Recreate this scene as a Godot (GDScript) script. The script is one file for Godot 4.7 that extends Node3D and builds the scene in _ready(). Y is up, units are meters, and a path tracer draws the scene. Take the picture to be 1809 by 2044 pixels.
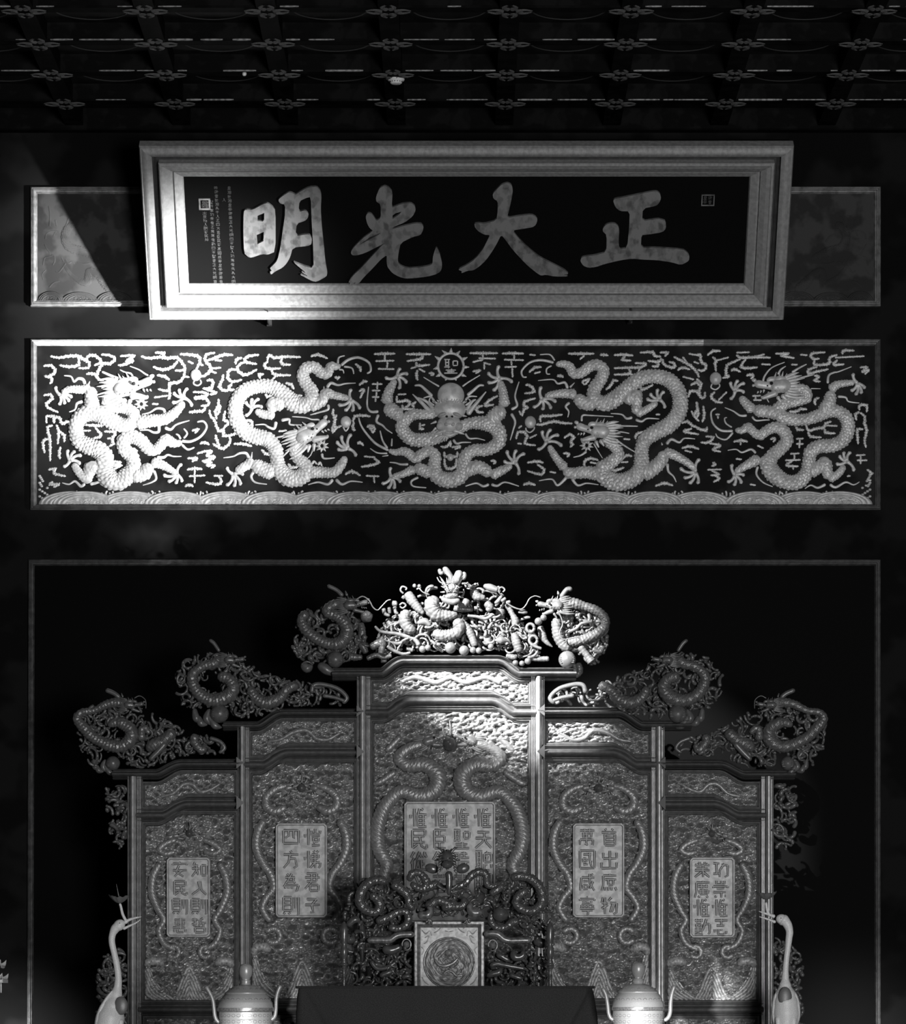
extends Node3D
# A throne hall: hanging plaque, gilded dragon frieze, five-leaf carved screen, throne, table, censers and cranes.
# Metres, y up. The back wall is the plane z = 0, the hall runs towards +z.

const S := 0.0035        # metres covered by one unit of the survey grid on the back wall
const D := 24.7          # distance of the viewpoint from the back wall
const CY := 1.8          # eye height
const CX := 920.0        # survey column of the viewpoint
const HY := 2000.0       # survey row of the eye level

var M := {}              # materials
var taken := {}          # names in use at top level
var rng := RandomNumberGenerator.new()


# ---------------------------------------------------------------- mesh helpers
class MB:
	var v := PackedVector3Array()
	var ix := PackedInt32Array()

	func tri(a: int, b: int, c: int) -> void:
		ix.append(a); ix.append(c); ix.append(b)

	func quad(a: int, b: int, c: int, d: int) -> void:
		ix.append(a); ix.append(c); ix.append(b)
		ix.append(a); ix.append(d); ix.append(c)

	func face(p: Vector3, q: Vector3, r: Vector3, s: Vector3) -> void:
		var n := v.size()
		v.append(p); v.append(q); v.append(r); v.append(s)
		quad(n, n + 1, n + 2, n + 3)

	func mesh(mat: Material) -> ArrayMesh:
		var nv := v.size()
		var nn := PackedVector3Array()
		nn.resize(nv)
		for k in range(0, ix.size(), 3):
			var a := ix[k]
			var b := ix[k + 1]
			var c := ix[k + 2]
			var f := (v[c] - v[a]).cross(v[b] - v[a])
			nn[a] += f; nn[b] += f; nn[c] += f
		for k in nv:
			nn[k] = nn[k].normalized() if nn[k].length_squared() > 1e-24 else Vector3(0, 0, 1)
		var arr := []
		arr.resize(Mesh.ARRAY_MAX)
		arr[Mesh.ARRAY_VERTEX] = v
		arr[Mesh.ARRAY_NORMAL] = nn
		arr[Mesh.ARRAY_INDEX] = ix
		var am := ArrayMesh.new()
		am.add_surface_from_arrays(Mesh.PRIMITIVE_TRIANGLES, arr)
		am.surface_set_material(0, mat)
		return am


func at(px: float, py: float, z := 0.0) -> Vector3:
	var k := S * (D - z) / D
	return Vector3((px - CX) * k, CY + (HY - py) * k, z)


func unit(z := 0.0) -> float:
	return S * (D - z) / D


func numbered(called: String) -> String:
	if not taken.has(called):
		taken[called] = 0
		return called
	taken[called] += 1
	return "%s_%03d" % [called, taken[called]]


func thing(called: String, label: String, category: String, where := Vector3.ZERO, group := "") -> Node3D:
	var o := Node3D.new()
	o.name = numbered(called)
	o.position = where
	add_child(o)
	o.set_meta("label", label)
	o.set_meta("category", category)
	if group:
		o.set_meta("group", group)
	return o


func struct(called: String, m, mat: Material) -> MeshInstance3D:
	var o := MeshInstance3D.new()
	o.name = called
	o.mesh = m.mesh(mat) if m is MB else m
	o.set_meta("kind", "structure")
	add_child(o, true)
	return o


func part(called: String, m, mat: Material, parent: Node3D, label := "") -> MeshInstance3D:
	var o := MeshInstance3D.new()
	o.name = called
	o.mesh = m.mesh(mat) if m is MB else m
	if parent.get_parent() == self and not (parent is MeshInstance3D):
		o.position = parent.transform.affine_inverse().origin if parent.transform.basis.is_equal_approx(Basis()) else Vector3.ZERO
	parent.add_child(o, true)
	if label:
		o.set_meta("label", label)
	return o


func pp(s: String, f: Array, z := 0.0, dr := 10.0) -> Array:
	# "x,y,r x,y x,y,r": a path on a survey sheet f = [column, row, scale]; radii left out are filled in between
	var pts := PackedVector3Array()
	var rad := PackedFloat32Array()
	var known := []
	var k := unit(z)
	for w in s.split(" ", false):
		var c := w.split(",")
		pts.append(at(f[0] + float(c[0]) * f[2], f[1] + float(c[1]) * f[2], z))
		if c.size() > 2:
			known.append(rad.size())
			rad.append(float(c[2]) * f[2] * k)
		else:
			rad.append(-1.0)
	if known.is_empty():
		for i in rad.size():
			rad[i] = dr * f[2] * k
	else:
		var last := -1
		for i in rad.size():
			if rad[i] >= 0.0:
				last = i
				continue
			var nxt := -1
			for j in range(i + 1, rad.size()):
				if rad[j] >= 0.0:
					nxt = j
					break
			if last < 0:
				rad[i] = rad[nxt]
			elif nxt < 0:
				rad[i] = rad[last]
			else:
				rad[i] = lerpf(rad[last], rad[nxt], 1.0 / (nxt - i + 1))
				last = i
	return [pts, rad]


func resample(p: PackedVector3Array, r: PackedFloat32Array, step: float, straight := false, cap := 0.0) -> Array:
	# cap: extra sections close to both ends, so that they can be rounded off
	var out := PackedVector3Array()
	var rr := PackedFloat32Array()
	var n := p.size()
	for i in n - 1:
		var a := p[maxi(i - 1, 0)]
		var b := p[i]
		var c := p[i + 1]
		var d := p[mini(i + 2, n - 1)]
		var cnt := maxi(1, int(ceil(b.distance_to(c) / step)))
		for k in cnt:
			var t := float(k) / cnt
			var ts := [t]
			if cap > 0.0 and (i == 0 and k == 0 or i == n - 2 and k == cnt - 1):
				var sl := b.distance_to(c) / cnt
				if i == 0 and k == 0:
					for g in [0.06, 0.25, 0.6]:
						if r[0] * cap * g < sl * 0.48:
							ts.append(t + r[0] * cap * g / (sl * cnt))
				if i == n - 2 and k == cnt - 1:
					for g in [0.6, 0.25, 0.06]:
						if r[n - 1] * cap * g < sl * 0.48:
							ts.append(1.0 - r[n - 1] * cap * g / (sl * cnt))
			for u in ts:
				out.append(b.lerp(c, u) if straight else b.cubic_interpolate(c, a, d, u))
				rr.append(lerpf(r[i], r[i + 1], u * u * (3.0 - 2.0 * u)))
	out.append(p[n - 1])
	rr.append(r[n - 1])
	return [out, rr]


func tube(m: MB, pr: Array, o := {}) -> void:
	# a swept, tapering tube (half: only the front half, for relief); scale: amplitude of scales, lump: scalloped outline
	var flat: float = o.get("flat", 1.0)
	var half: bool = o.get("half", false)
	var seg: int = o.get("seg", 8)
	var samp: float = o.get("scale", 0.0)
	var pitch: float = o.get("pitch", 0.02)
	var lump: float = o.get("lump", 0.0)
	var llen: float = o.get("llen", 0.03)
	var blunt: float = o.get("blunt", 1.0)
	var step: float = o.get("step", 0.012)
	var across: float = o.get("across", 5.0)
	var re := resample(pr[0], pr[1], step, o.get("straight", false), blunt)
	var p: PackedVector3Array = re[0]
	var q: PackedFloat32Array = re[1]
	var n := p.size()
	var rows := seg + 1 if half else seg
	var total := 0.0
	for i in n - 1:
		total += p[i].distance_to(p[i + 1])
	var base := m.v.size()
	var cs := PackedFloat32Array()
	var sn := PackedFloat32Array()
	for j in rows:
		var a := (PI if half else TAU) * j / seg
		cs.append(cos(a)); sn.append(sin(a))
	var s := 0.0
	for i in n:
		if i > 0:
			s += p[i].distance_to(p[i - 1])
		var t := p[mini(i + 1, n - 1)] - p[maxi(i - 1, 0)]
		var side := t.cross(Vector3(0, 0, 1))
		side = side.normalized() if side.length_squared() > 1e-14 else Vector3(1, 0, 0)
		var up := side.cross(t).normalized()
		var r := q[i]
		if lump > 0.0:
			r *= 1.0 - lump + lump * absf(sin(PI * s / llen))
		var e := minf(s, total - s)
		var cap := q[i] * blunt
		if e < cap:
			var u := 1.0 - e / cap
			r *= sqrt(maxf(0.0, 1.0 - u * u))
		var row := floorf(s / pitch)
		var fu := s / pitch - row
		var off := 0.5 if int(row) % 2 else 0.0
		for j in rows:
			var k := r
			if samp > 0.0:
				var fv := fposmod(across * j / seg + off, 1.0) * 2.0 - 1.0
				var edge := 1.0 - absf(fv) * absf(fv)
				k *= 1.0 + samp * ((1.0 - fu * fu) * edge - 0.3)
			m.v.append(p[i] + side * (cs[j] * k) + up * (sn[j] * k * flat))
	for i in n - 1:
		for j in (seg if half else rows):
			var j2 := j + 1 if half else (j + 1) % rows
			var a := base + i * rows
			m.quad(a + j, a + rows + j, a + rows + j2, a + j2)


func ball(m: MB, c: Vector3, rx: float, ry: float, rz: float, seg := 12, turn := 0.0, bump := 0.0, bn := 6.0) -> void:
	var base := m.v.size()
	var rings := maxi(4, seg / 2)
	var ct := cos(turn)
	var st := sin(turn)
	for i in rings + 1:
		var a := PI * i / rings
		for j in seg:
			var b := TAU * j / seg
			var k := 1.0 + bump * sin(bn * a) * sin(bn * b)
			var x := sin(a) * cos(b) * rx * k
			var y := sin(a) * sin(b) * ry * k
			m.v.append(c + Vector3(x * ct - y * st, x * st + y * ct, cos(a) * rz * k))
	for i in rings:
		for j in seg:
			var j2 := (j + 1) % seg
			var a := base + i * seg
			m.quad(a + j, a + seg + j, a + seg + j2, a + j2)


func box(m: MB, lo: Vector3, hi: Vector3, c := 0.0) -> void:
	# a box with chamfered front and upright edges
	if c <= 0.0:
		var p := [Vector3(lo.x, lo.y, lo.z), Vector3(hi.x, lo.y, lo.z), Vector3(hi.x, hi.y, lo.z), Vector3(lo.x, hi.y, lo.z), Vector3(lo.x, lo.y, hi.z), Vector3(hi.x, lo.y, hi.z), Vector3(hi.x, hi.y, hi.z), Vector3(lo.x, hi.y, hi.z)]
		m.face(p[4], p[5], p[6], p[7]); m.face(p[1], p[0], p[3], p[2])
		m.face(p[0], p[4], p[7], p[3]); m.face(p[5], p[1], p[2], p[6])
		m.face(p[7], p[6], p[2], p[3]); m.face(p[0], p[1], p[5], p[4])
		return
	var f := func(z: float, i: float) -> Array:
		return [Vector3(lo.x + i, lo.y + i, z), Vector3(hi.x - i, lo.y + i, z), Vector3(hi.x - i, hi.y - i, z), Vector3(lo.x + i, hi.y - i, z)]
	var rings := [f.call(lo.z, c), f.call(lo.z + c, 0.0), f.call(hi.z - c, 0.0), f.call(hi.z, c)]
	for k in 3:
		for j in 4:
			var j2 := (j + 1) % 4
			m.face(rings[k][j], rings[k][j2], rings[k + 1][j2], rings[k + 1][j])
	m.face(rings[3][0], rings[3][1], rings[3][2], rings[3][3])
	m.face(rings[0][1], rings[0][0], rings[0][3], rings[0][2])


func sweep(m: MB, path: PackedVector2Array, z: float, prof: PackedVector2Array, ends := true) -> void:
	# profile (d, h): d to the left of the path, h towards +z; smooth along the path, crisp across it
	var n := path.size()
	var nor := PackedVector2Array()
	for i in n:
		var a := (path[i] - path[maxi(i - 1, 0)]).normalized() if i > 0 else (path[1] - path[0]).normalized()
		var b := (path[mini(i + 1, n - 1)] - path[i]).normalized() if i < n - 1 else a
		var t := (a + b).normalized()
		var l := Vector2(-t.y, t.x)
		nor.append(l / maxf(0.4, l.dot(Vector2(-a.y, a.x))))
	for k in prof.size() - 1:
		var base := m.v.size()
		for i in n:
			for e in 2:
				var q := prof[k + e]
				var w := path[i] + nor[i] * q.x
				m.v.append(Vector3(w.x, w.y, z + q.y))
		for i in n - 1:
			var a := base + i * 2
			m.quad(a, a + 2, a + 3, a + 1)
	if ends:
		for e in [0, n - 1]:
			var base := m.v.size()
			for q in prof:
				var w: Vector2 = path[e] + nor[e] * q.x
				m.v.append(Vector3(w.x, w.y, z + q.y))
			var last := prof[prof.size() - 1]
			var w2: Vector2 = path[e] + nor[e] * last.x
			m.v.append(Vector3(w2.x, w2.y, z))
			var w3: Vector2 = path[e] + nor[e] * prof[0].x
			m.v.append(Vector3(w3.x, w3.y, z))
			for k in prof.size():
				if e == 0:
					m.tri(base, base + k, base + k + 1)
				else:
					m.tri(base, base + k + 1, base + k)


func rail(m: MB, a: Vector2, b: Vector2, z: float, prof: PackedVector2Array, mitre := Vector2(1, 1)) -> void:
	# one side of a picture frame, mitred at both ends; the profile runs inwards (to the left of a -> b)
	var t := (b - a).normalized()
	var l := Vector2(-t.y, t.x)
	for k in prof.size() - 1:
		var q := prof[k]
		var r := prof[k + 1]
		var pa := a + l * q.x + t * (q.x * mitre.x)
		var pb := b + l * q.x - t * (q.x * mitre.y)
		var ra := a + l * r.x + t * (r.x * mitre.x)
		var rb := b + l * r.x - t * (r.x * mitre.y)
		m.face(Vector3(pb.x, pb.y, z + q.y), Vector3(rb.x, rb.y, z + r.y), Vector3(ra.x, ra.y, z + r.y), Vector3(pa.x, pa.y, z + q.y))


func lathe(m: MB, c: Vector3, prof: PackedVector2Array, seg := 32, squash := 1.0) -> void:
	# profile (radius, height), bottom to top, crisp where a height repeats
	var n := prof.size()
	var base := m.v.size()
	for q in prof:
		for j in seg:
			var a := TAU * j / seg
			m.v.append(c + Vector3(cos(a) * q.x, q.y, -sin(a) * q.x * squash))
	for i in n - 1:
		for j in seg:
			var j2 := (j + 1) % seg
			var a := base + i * seg
			m.quad(a + j, a + j2, a + seg + j2, a + seg + j)


func prism(m: MB, poly: PackedVector2Array, z0: float, z1: float) -> void:
	if Geometry2D.is_polygon_clockwise(poly):
		poly.reverse()
	var t := Geometry2D.triangulate_polygon(poly)
	var base := m.v.size()
	for q in poly:
		m.v.append(Vector3(q.x, q.y, z1))
	for k in range(0, t.size(), 3):
		var a := poly[t[k]]
		var b := poly[t[k + 1]]
		var c := poly[t[k + 2]]
		if (b - a).cross(c - a) > 0.0:
			m.tri(base + t[k], base + t[k + 1], base + t[k + 2])
		else:
			m.tri(base + t[k], base + t[k + 2], base + t[k + 1])
	for i in poly.size():
		var a := poly[i]
		var b := poly[(i + 1) % poly.size()]
		m.face(Vector3(a.x, a.y, z0), Vector3(b.x, b.y, z0), Vector3(b.x, b.y, z1), Vector3(a.x, a.y, z1))


func keyhole(outer: PackedVector2Array, hole: PackedVector2Array) -> PackedVector2Array:
	if Geometry2D.is_polygon_clockwise(outer):
		outer.reverse()
	if not Geometry2D.is_polygon_clockwise(hole):
		hole.reverse()
	var bi := 0
	var bj := 0
	var best := INF
	for i in outer.size():
		for j in hole.size():
			var dd := outer[i].distance_squared_to(hole[j])
			if dd < best:
				best = dd
				bi = i
				bj = j
	var out := PackedVector2Array()
	for i in bi + 1:
		out.append(outer[i])
	for j in hole.size() + 1:
		out.append(hole[(bj + j) % hole.size()])
	for i in range(bi, outer.size()):
		out.append(outer[i])
	return out


func rounded(p: PackedVector2Array) -> PackedVector2Array:
	var out := PackedVector2Array()
	for i in p.size():
		var a := p[i]
		var b := p[(i + 1) % p.size()]
		out.append(a.lerp(b, 0.2))
		out.append(a.lerp(b, 0.8))
	return out


func pv(nums: Array) -> PackedVector2Array:
	var out := PackedVector2Array()
	for i in range(0, nums.size(), 2):
		out.append(Vector2(nums[i], nums[i + 1]))
	return out


func grey(g: float) -> Color:
	return Color(g, g, g).linear_to_srgb()


func paint(called: String, g: float, rough: float, metal := 0.0, tex: Texture2D = null, scale := 1.0, spec := 0.5) -> StandardMaterial3D:
	var m := StandardMaterial3D.new()
	m.resource_name = called
	m.albedo_color = grey(g)
	m.roughness = rough
	m.metallic = metal
	m.metallic_specular = spec
	if tex:
		m.albedo_texture = tex
		m.uv1_triplanar = true
		m.uv1_world_triplanar = true
		m.uv1_scale = Vector3.ONE * scale
	M[called] = m
	return m


func noise(kind: int, freq: float, lo: float, hi: float, cut0: float, cut1: float, seed_: int) -> NoiseTexture2D:
	var f := FastNoiseLite.new()
	f.noise_type = kind
	f.frequency = freq
	f.seed = seed_
	f.fractal_octaves = 4
	var g := Gradient.new()
	g.offsets = PackedFloat32Array([cut0, cut1])
	g.colors = PackedColorArray([Color(lo, lo, lo), Color(hi, hi, hi)])
	var t := NoiseTexture2D.new()
	t.width = 512
	t.height = 512
	t.seamless = true
	t.noise = f
	t.color_ramp = g
	return t


func materials() -> void:
	var worn := noise(FastNoiseLite.TYPE_SIMPLEX, 0.02, 0.72, 1.0, 0.3, 0.6, 3)
	var mottled := noise(FastNoiseLite.TYPE_SIMPLEX, 0.012, 0.66, 1.0, 0.28, 0.5, 11)
	var soft := noise(FastNoiseLite.TYPE_SIMPLEX, 0.014, 0.85, 1.0, 0.3, 0.7, 5)
	var streak := noise(FastNoiseLite.TYPE_SIMPLEX, 0.03, 0.86, 1.0, 0.3, 0.7, 31)
	var fine := noise(FastNoiseLite.TYPE_SIMPLEX, 0.08, 0.8, 1.0, 0.3, 0.7, 7)
	var blotch := noise(FastNoiseLite.TYPE_SIMPLEX, 0.006, 0.75, 1.0, 0.35, 0.6, 23)
	paint("wall lacquer", 0.0105, 0.85, 0.0, blotch, 0.4, 0.08)
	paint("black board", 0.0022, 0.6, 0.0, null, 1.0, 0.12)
	paint("frieze ground", 0.0230, 0.7, 0.0, blotch, 0.7, 0.1)
	paint("plaque ground", 0.0040, 0.65, 0.0, null, 1.0, 0.12)
	paint("gilded relief", 0.60, 0.42, 0.12, soft, 1.6)
	paint("gilded waves", 0.46, 0.42, 0.12, soft, 2.5)
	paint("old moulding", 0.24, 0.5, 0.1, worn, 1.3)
	paint("dim moulding", 0.10, 0.5, 0.1, worn, 1.3)  # on the frieze, shade put into the bottom and right rails
	paint("lit moulding", 0.85, 0.4, 0.15, worn, 1.3)  # the frieze's top rail, light from below put into the colour
	paint("dull relief", 0.045, 0.55, 0.0, blotch, 1.0, 0.15)
	paint("plaque frame", 0.29, 0.55, 0.0, streak, 1.5)
	paint("plaque groove", 0.035, 0.6, 0.0, worn, 1.0)
	paint("brush gold", 0.17, 0.6, 0.0, mottled, 1.6)
	paint("small gold", 0.055, 0.6)
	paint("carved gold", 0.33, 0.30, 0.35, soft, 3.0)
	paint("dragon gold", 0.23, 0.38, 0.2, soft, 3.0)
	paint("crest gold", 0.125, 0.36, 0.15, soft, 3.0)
	paint("rail wood", 0.15, 0.4, 0.15, soft, 2.5)
	paint("post wood", 0.42, 0.38, 0.2, soft, 2.0)
	paint("rail dark", 0.05, 0.5)
	paint("recess", 0.012, 0.6)  # behind the carved clouds this dark tone stands in for shade
	paint("tablet gold", 0.46, 0.5, 0.1, soft, 2.0)
	paint("tablet letter", 0.40, 0.45, 0.1)
	paint("tablet outline", 0.035, 0.6)
	paint("throne wood", 0.12, 0.26, 0.25, soft, 3.0)
	paint("throne gold", 0.24, 0.28, 0.3, worn, 3.0)
	paint("pale field", 0.72, 0.5, 0.0, soft, 3.0)
	paint("cloth", 0.045, 0.95, 0.0, fine, 3.0, 0.15)
	paint("table wood", 0.03, 0.5)
	paint("enamel", 0.45, 0.35, 0.2, fine, 6.0)
	paint("enamel band", 0.20, 0.35, 0.2, worn, 6.0)
	paint("bronze", 0.85, 0.45, 0.0, fine, 4.0)
	paint("dark bronze", 0.20, 0.45, 0.2, fine, 4.0)
	paint("ceiling paint", 0.008, 0.6, 0.0, blotch, 1.5, 0.1)
	paint("ceiling gold", 0.11, 0.6, 0.0, worn, 12.0)
	paint("ceiling line", 0.045, 0.6)
	paint("ceiling bead", 0.26, 0.45, 0.1, mottled, 3.0)
	paint("ceiling panel", 0.012, 0.6, 0.0, blotch, 1.5, 0.25)
	paint("white plastic", 0.75, 0.4)
	paint("black plastic", 0.02, 0.4)
	paint("floor tile", 0.03, 0.35, 0.0, blotch, 0.5)
	paint("side wall", 0.03, 0.8, 0.0, blotch, 0.5)
	paint("mountain", 0.40, 0.45, 0.1, mottled, 6.0)


func _ready() -> void:
	rng.seed = 20240
	# ---- camera: level, with the lens shifted up (verticals stay parallel)
	var cam := Camera3D.new()
	cam.name = "camera"
	cam.position = Vector3(0, CY, D)
	cam.projection = Camera3D.PROJECTION_FRUSTUM
	cam.near = 0.1
	cam.far = 80.0
	var per := S * cam.near / D
	cam.size = 2044.0 * per
	cam.frustum_offset = Vector2((904.5 - CX) * per, (HY - 1022.0) * per)
	add_child(cam)
	cam.current = true
	# ---- surroundings and exposure
	var we := WorldEnvironment.new()
	we.name = "surroundings"
	var e := Environment.new()
	e.background_mode = Environment.BG_COLOR
	e.background_color = Color(0.02, 0.02, 0.02)
	e.tonemap_mode = Environment.TONE_MAPPER_LINEAR
	e.tonemap_exposure = 1.0
	e.sdfgi_enabled = true
	e.ssao_enabled = true
	e.ssil_enabled = true
	we.environment = e
	add_child(we)
	# ---- lights: daylight in the doorway behind the viewer, sun thrown up from the polished floor, and added spots for crest and sides
	area("doorway_daylight", Vector3(4.4, 2.0, 25.6), Vector3(0.3, 3.6, 0), Vector2(3.0, 3.4), 262.0)
	glint("low_spot", Vector3(9.8, 1.2, 12.0), at(275, 760, 0), 3.35, 0.95, 1250.0, 0.34)
	glint("low_spot", Vector3(9.8, 1.2, 12.0), at(285, 545, 0), 2.35, 1.0, 3000.0, 0.34)
	glint("low_spot", Vector3(9.8, 1.2, 12.0), at(306, 1076, 0), 0.34, 1.0, 1100.0, 0.1)
	glint("added_crest_beam", Vector3(-3.6, 7.5, 6.6), at(968, 1250, 1.7), 6.0, 0.7, 570.0, 0.012)  # added spot, set high so that its spill falls behind the screen
	glint("low_spot", Vector3(-6.5, 0.5, 14.0), at(-5, 2120, 0), 2.5, 1.0, 1500.0, 0.3)  # added spot that brightens the lower left wall and crane
	glint("low_spot", Vector3(6.5, 0.5, 14.0), at(1690, 2090, 0), 2.6, 1.0, 520.0, 0.3)  # added spot that brightens the lower right wall and crane
	glint("low_spot", Vector3(-1.0, 0.9, 17.0), at(492, 2062, 4.6), 0.95, 0.9, 330.0, 0.1)
	glint("low_spot", Vector3(-1.0, 0.9, 17.0), at(1290, 2052, 4.6), 1.1, 0.9, 560.0, 0.1)

	materials()
	room()
	ceiling()
	wall_panels()
	plaque()
	frieze()
	screen()
	throne()
	table()
	censers()
	cranes()
	small_things()


func area(called: String, from: Vector3, to: Vector3, size: Vector2, energy: float) -> void:
	var l := AreaLight3D.new()
	l.name = called
	l.area_size = size
	l.light_energy = energy
	l.area_range = 60.0
	l.area_attenuation = 2.0
	l.shadow_enabled = true
	add_child(l)
	l.look_at_from_position(from, to)


func glint(called: String, from: Vector3, to: Vector3, angle: float, soft: float, energy: float, size: float) -> void:
	var l := SpotLight3D.new()
	l.name = numbered(called)
	l.spot_range = 60.0
	l.spot_attenuation = 2.0
	l.spot_angle = angle
	l.spot_angle_attenuation = soft
	l.light_energy = energy
	l.light_size = size
	l.shadow_enabled = true
	add_child(l)
	l.look_at_from_position(from, to)


const CEIL := 7.9        # height of the coffer grid's underside
const CELL := 0.748      # coffer spacing
const COL0 := 0.302      # a joist's position
const ROW0 := 0.69       # the first cross joist's position

func room() -> void:
	var m := MB.new()
	box(m, Vector3(-11, -0.2, -0.6), Vector3(11, 0, 27.4))
	struct("floor", m, M["floor tile"])
	m = MB.new()
	box(m, Vector3(-11, 0, -0.5), Vector3(11, 8.6, 0))
	struct("wall_back", m, M["wall lacquer"])
	for s in [-1, 1]:
		m = MB.new()
		box(m, Vector3(minf(11.0 * s, 11.3 * s), 0, -0.5), Vector3(maxf(11.0 * s, 11.3 * s), 8.6, 27.3))
		struct("wall_left" if s < 0 else "wall_right", m, M["side wall"])
	# front wall with the doorway that lets the daylight in
	m = MB.new()
	box(m, Vector3(-11, 0, 27), Vector3(-3, 8.6, 27.3))
	box(m, Vector3(5.5, 0, 27), Vector3(11, 8.6, 27.3))
	box(m, Vector3(-3, 4.6, 27), Vector3(5.5, 8.6, 27.3))
	struct("wall_front", m, M["side wall"])
	# two added boards, out of view, that cut the crest beam's side edges
	m = MB.new()
	box(m, Vector3(-4.1, 6.7, 5.88), Vector3(-3.235, CEIL + 0.02, 5.92), 0.004)
	box(m, Vector3(-2.945, 6.7, 5.88), Vector3(-2.52, CEIL + 0.02, 5.92), 0.004)
	struct("added_trim_2", m, M["table wood"])
	# the dais that carries screen and throne
	m = MB.new()
	box(m, Vector3(-3.6, 0, 0.05), Vector3(3.6, 0.5, 5.6), 0.02)
	box(m, Vector3(-3.4, 0.5, 0.05), Vector3(3.4, 0.56, 5.4), 0.015)
	struct("dais", m, M["table wood"])


func ceiling() -> void:
	var m := MB.new()
	box(m, Vector3(-11.3, CEIL + 0.22, -0.5), Vector3(11.3, CEIL + 0.7, 27.3))
	var c := struct("ceiling", m, M["ceiling paint"])
	var jw := 0.062
	var z_end := 4.6
	# joists running to the back wall, cross joists, gilded beads
	for i in range(-6, 7):
		var x := COL0 + CELL * i
		m = MB.new()
		box(m, Vector3(x - jw, CEIL, 0.02), Vector3(x + jw, CEIL + 0.24, z_end), 0.012)
		part("joist", m, M["ceiling paint"], c)
	for r in 6:
		var z := ROW0 + CELL * r
		m = MB.new()
		box(m, Vector3(-5.0, CEIL + 0.006, z - jw), Vector3(5.5, CEIL + 0.236, z + jw), 0.012)
		part("cross_joist", m, M["ceiling paint"], c)
		for i in range(-6, 6):
			var x0 := COL0 + CELL * i + jw
			var x1 := x0 + CELL - 2.0 * jw
			m = MB.new()
			# bead: laid in random stretches with gaps
			var a := x0 + 0.02
			while a < x1 - 0.05:
				var b := minf(a + rng.randf_range(0.06, 0.3), x1 - 0.01)
				if rng.randf() < 0.6:
					var hh := rng.randf_range(0.004, 0.008)
					tube(m, [PackedVector3Array([Vector3(a, CEIL + 0.012, z + jw), Vector3(b, CEIL + 0.012, z + jw)]), PackedFloat32Array([hh, hh])], {"seg": 6, "step": 0.05})
				a = b + rng.randf_range(0.0, 0.06)
			if m.v.size():
				part("bead", m, M["ceiling bead"], c)
	# coffer panels, each with a raised medallion ring and corner pieces
	for r in range(-1, 5):
		var z0 := ROW0 + CELL * r + jw
		var z1 := z0 + CELL - 2.0 * jw
		if r < 0:
			z0 = 0.05
			z1 = ROW0 - jw
		for i in range(-6, 6):
			var x0 := COL0 + CELL * i + jw
			var x1 := x0 + CELL - 2.0 * jw
			m = MB.new()
			box(m, Vector3(x0, CEIL + 0.12, z0), Vector3(x1, CEIL + 0.16, z1))
			var pn := part("coffer_panel", m, M["ceiling panel"], c)
			if r >= 0:
				m = MB.new()
				var ring := PackedVector3Array()
				var rr := PackedFloat32Array()
				for k in 33:
					var a := TAU * k / 32.0
					ring.append(Vector3((x0 + x1) * 0.5 + cos(a) * 0.235, CEIL + 0.118, (z0 + z1) * 0.5 + sin(a) * 0.235))
					rr.append(0.007)
				flat_tube(m, ring, rr)
				part("medallion", m, M["ceiling line"], pn)
	# gilt ornaments at the crossings: two swallow tails along each joist
	for r in 6:
		var z := ROW0 + CELL * r
		for i in range(-6, 7):
			var x := COL0 + CELL * i
			m = MB.new()
			for d in [Vector2(1, 0), Vector2(-1, 0), Vector2(0, 1), Vector2(0, -1)]:
				swallowtail(m, Vector3(x, CEIL - 0.002, z), d)
			part("crossing_ornament", m, M["ceiling gold"], c)
	# the cornice board where the grid meets the wall
	m = MB.new()
	box(m, Vector3(-5, CEIL - 0.03, 0.0), Vector3(5.5, CEIL + 0.24, 0.10), 0.01)
	struct("trim_1", m, M["ceiling paint"])


func flat_tube(m: MB, p: PackedVector3Array, r: PackedFloat32Array) -> void:
	# a thin rounded band lying in a level plane, facing down
	var n := p.size()
	var base := m.v.size()
	for i in n:
		var t := p[mini(i + 1, n - 1)] - p[maxi(i - 1, 0)]
		var side := t.cross(Vector3(0, 1, 0)).normalized()
		for j in 5:
			var a := PI * j / 4.0
			m.v.append(p[i] + side * (cos(a) * r[i]) - Vector3(0, sin(a) * r[i] * 0.6, 0))
	for i in n - 1:
		for j in 4:
			var a := base + i * 5 + j
			m.quad(a, a + 1, a + 6, a + 5)


func swallowtail(m: MB, c: Vector3, d: Vector2) -> void:
	# two curls and a forked leaf, 3 mm proud of the joist
	var o := Vector2(-d.y, d.x)
	for s in [-1.0, 1.0]:
		var pts := PackedVector3Array()
		var rad := PackedFloat32Array()
		for k in 8:
			var t := k / 7.0
			var along := 0.048 + 0.088 * t
			var off: float = s * (0.012 + 0.03 * sin(PI * t) * (1.0 - 0.35 * t))
			var q: Vector2 = d * along + o * off
			pts.append(c + Vector3(q.x, 0, q.y))
			rad.append(0.017 * (1.0 - 0.75 * t) + 0.003)
		flat_tube(m, pts, rad)
		var cl := PackedVector3Array()
		var cr := PackedFloat32Array()
		for k in 9:
			var a := TAU * k / 8.0
			var q: Vector2 = d * (0.062 + 0.017 * cos(a)) + o * (s * 0.024 + 0.017 * sin(a))
			cl.append(c + Vector3(q.x, -0.001, q.y))
			cr.append(0.009)
		flat_tube(m, cl, cr)


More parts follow.
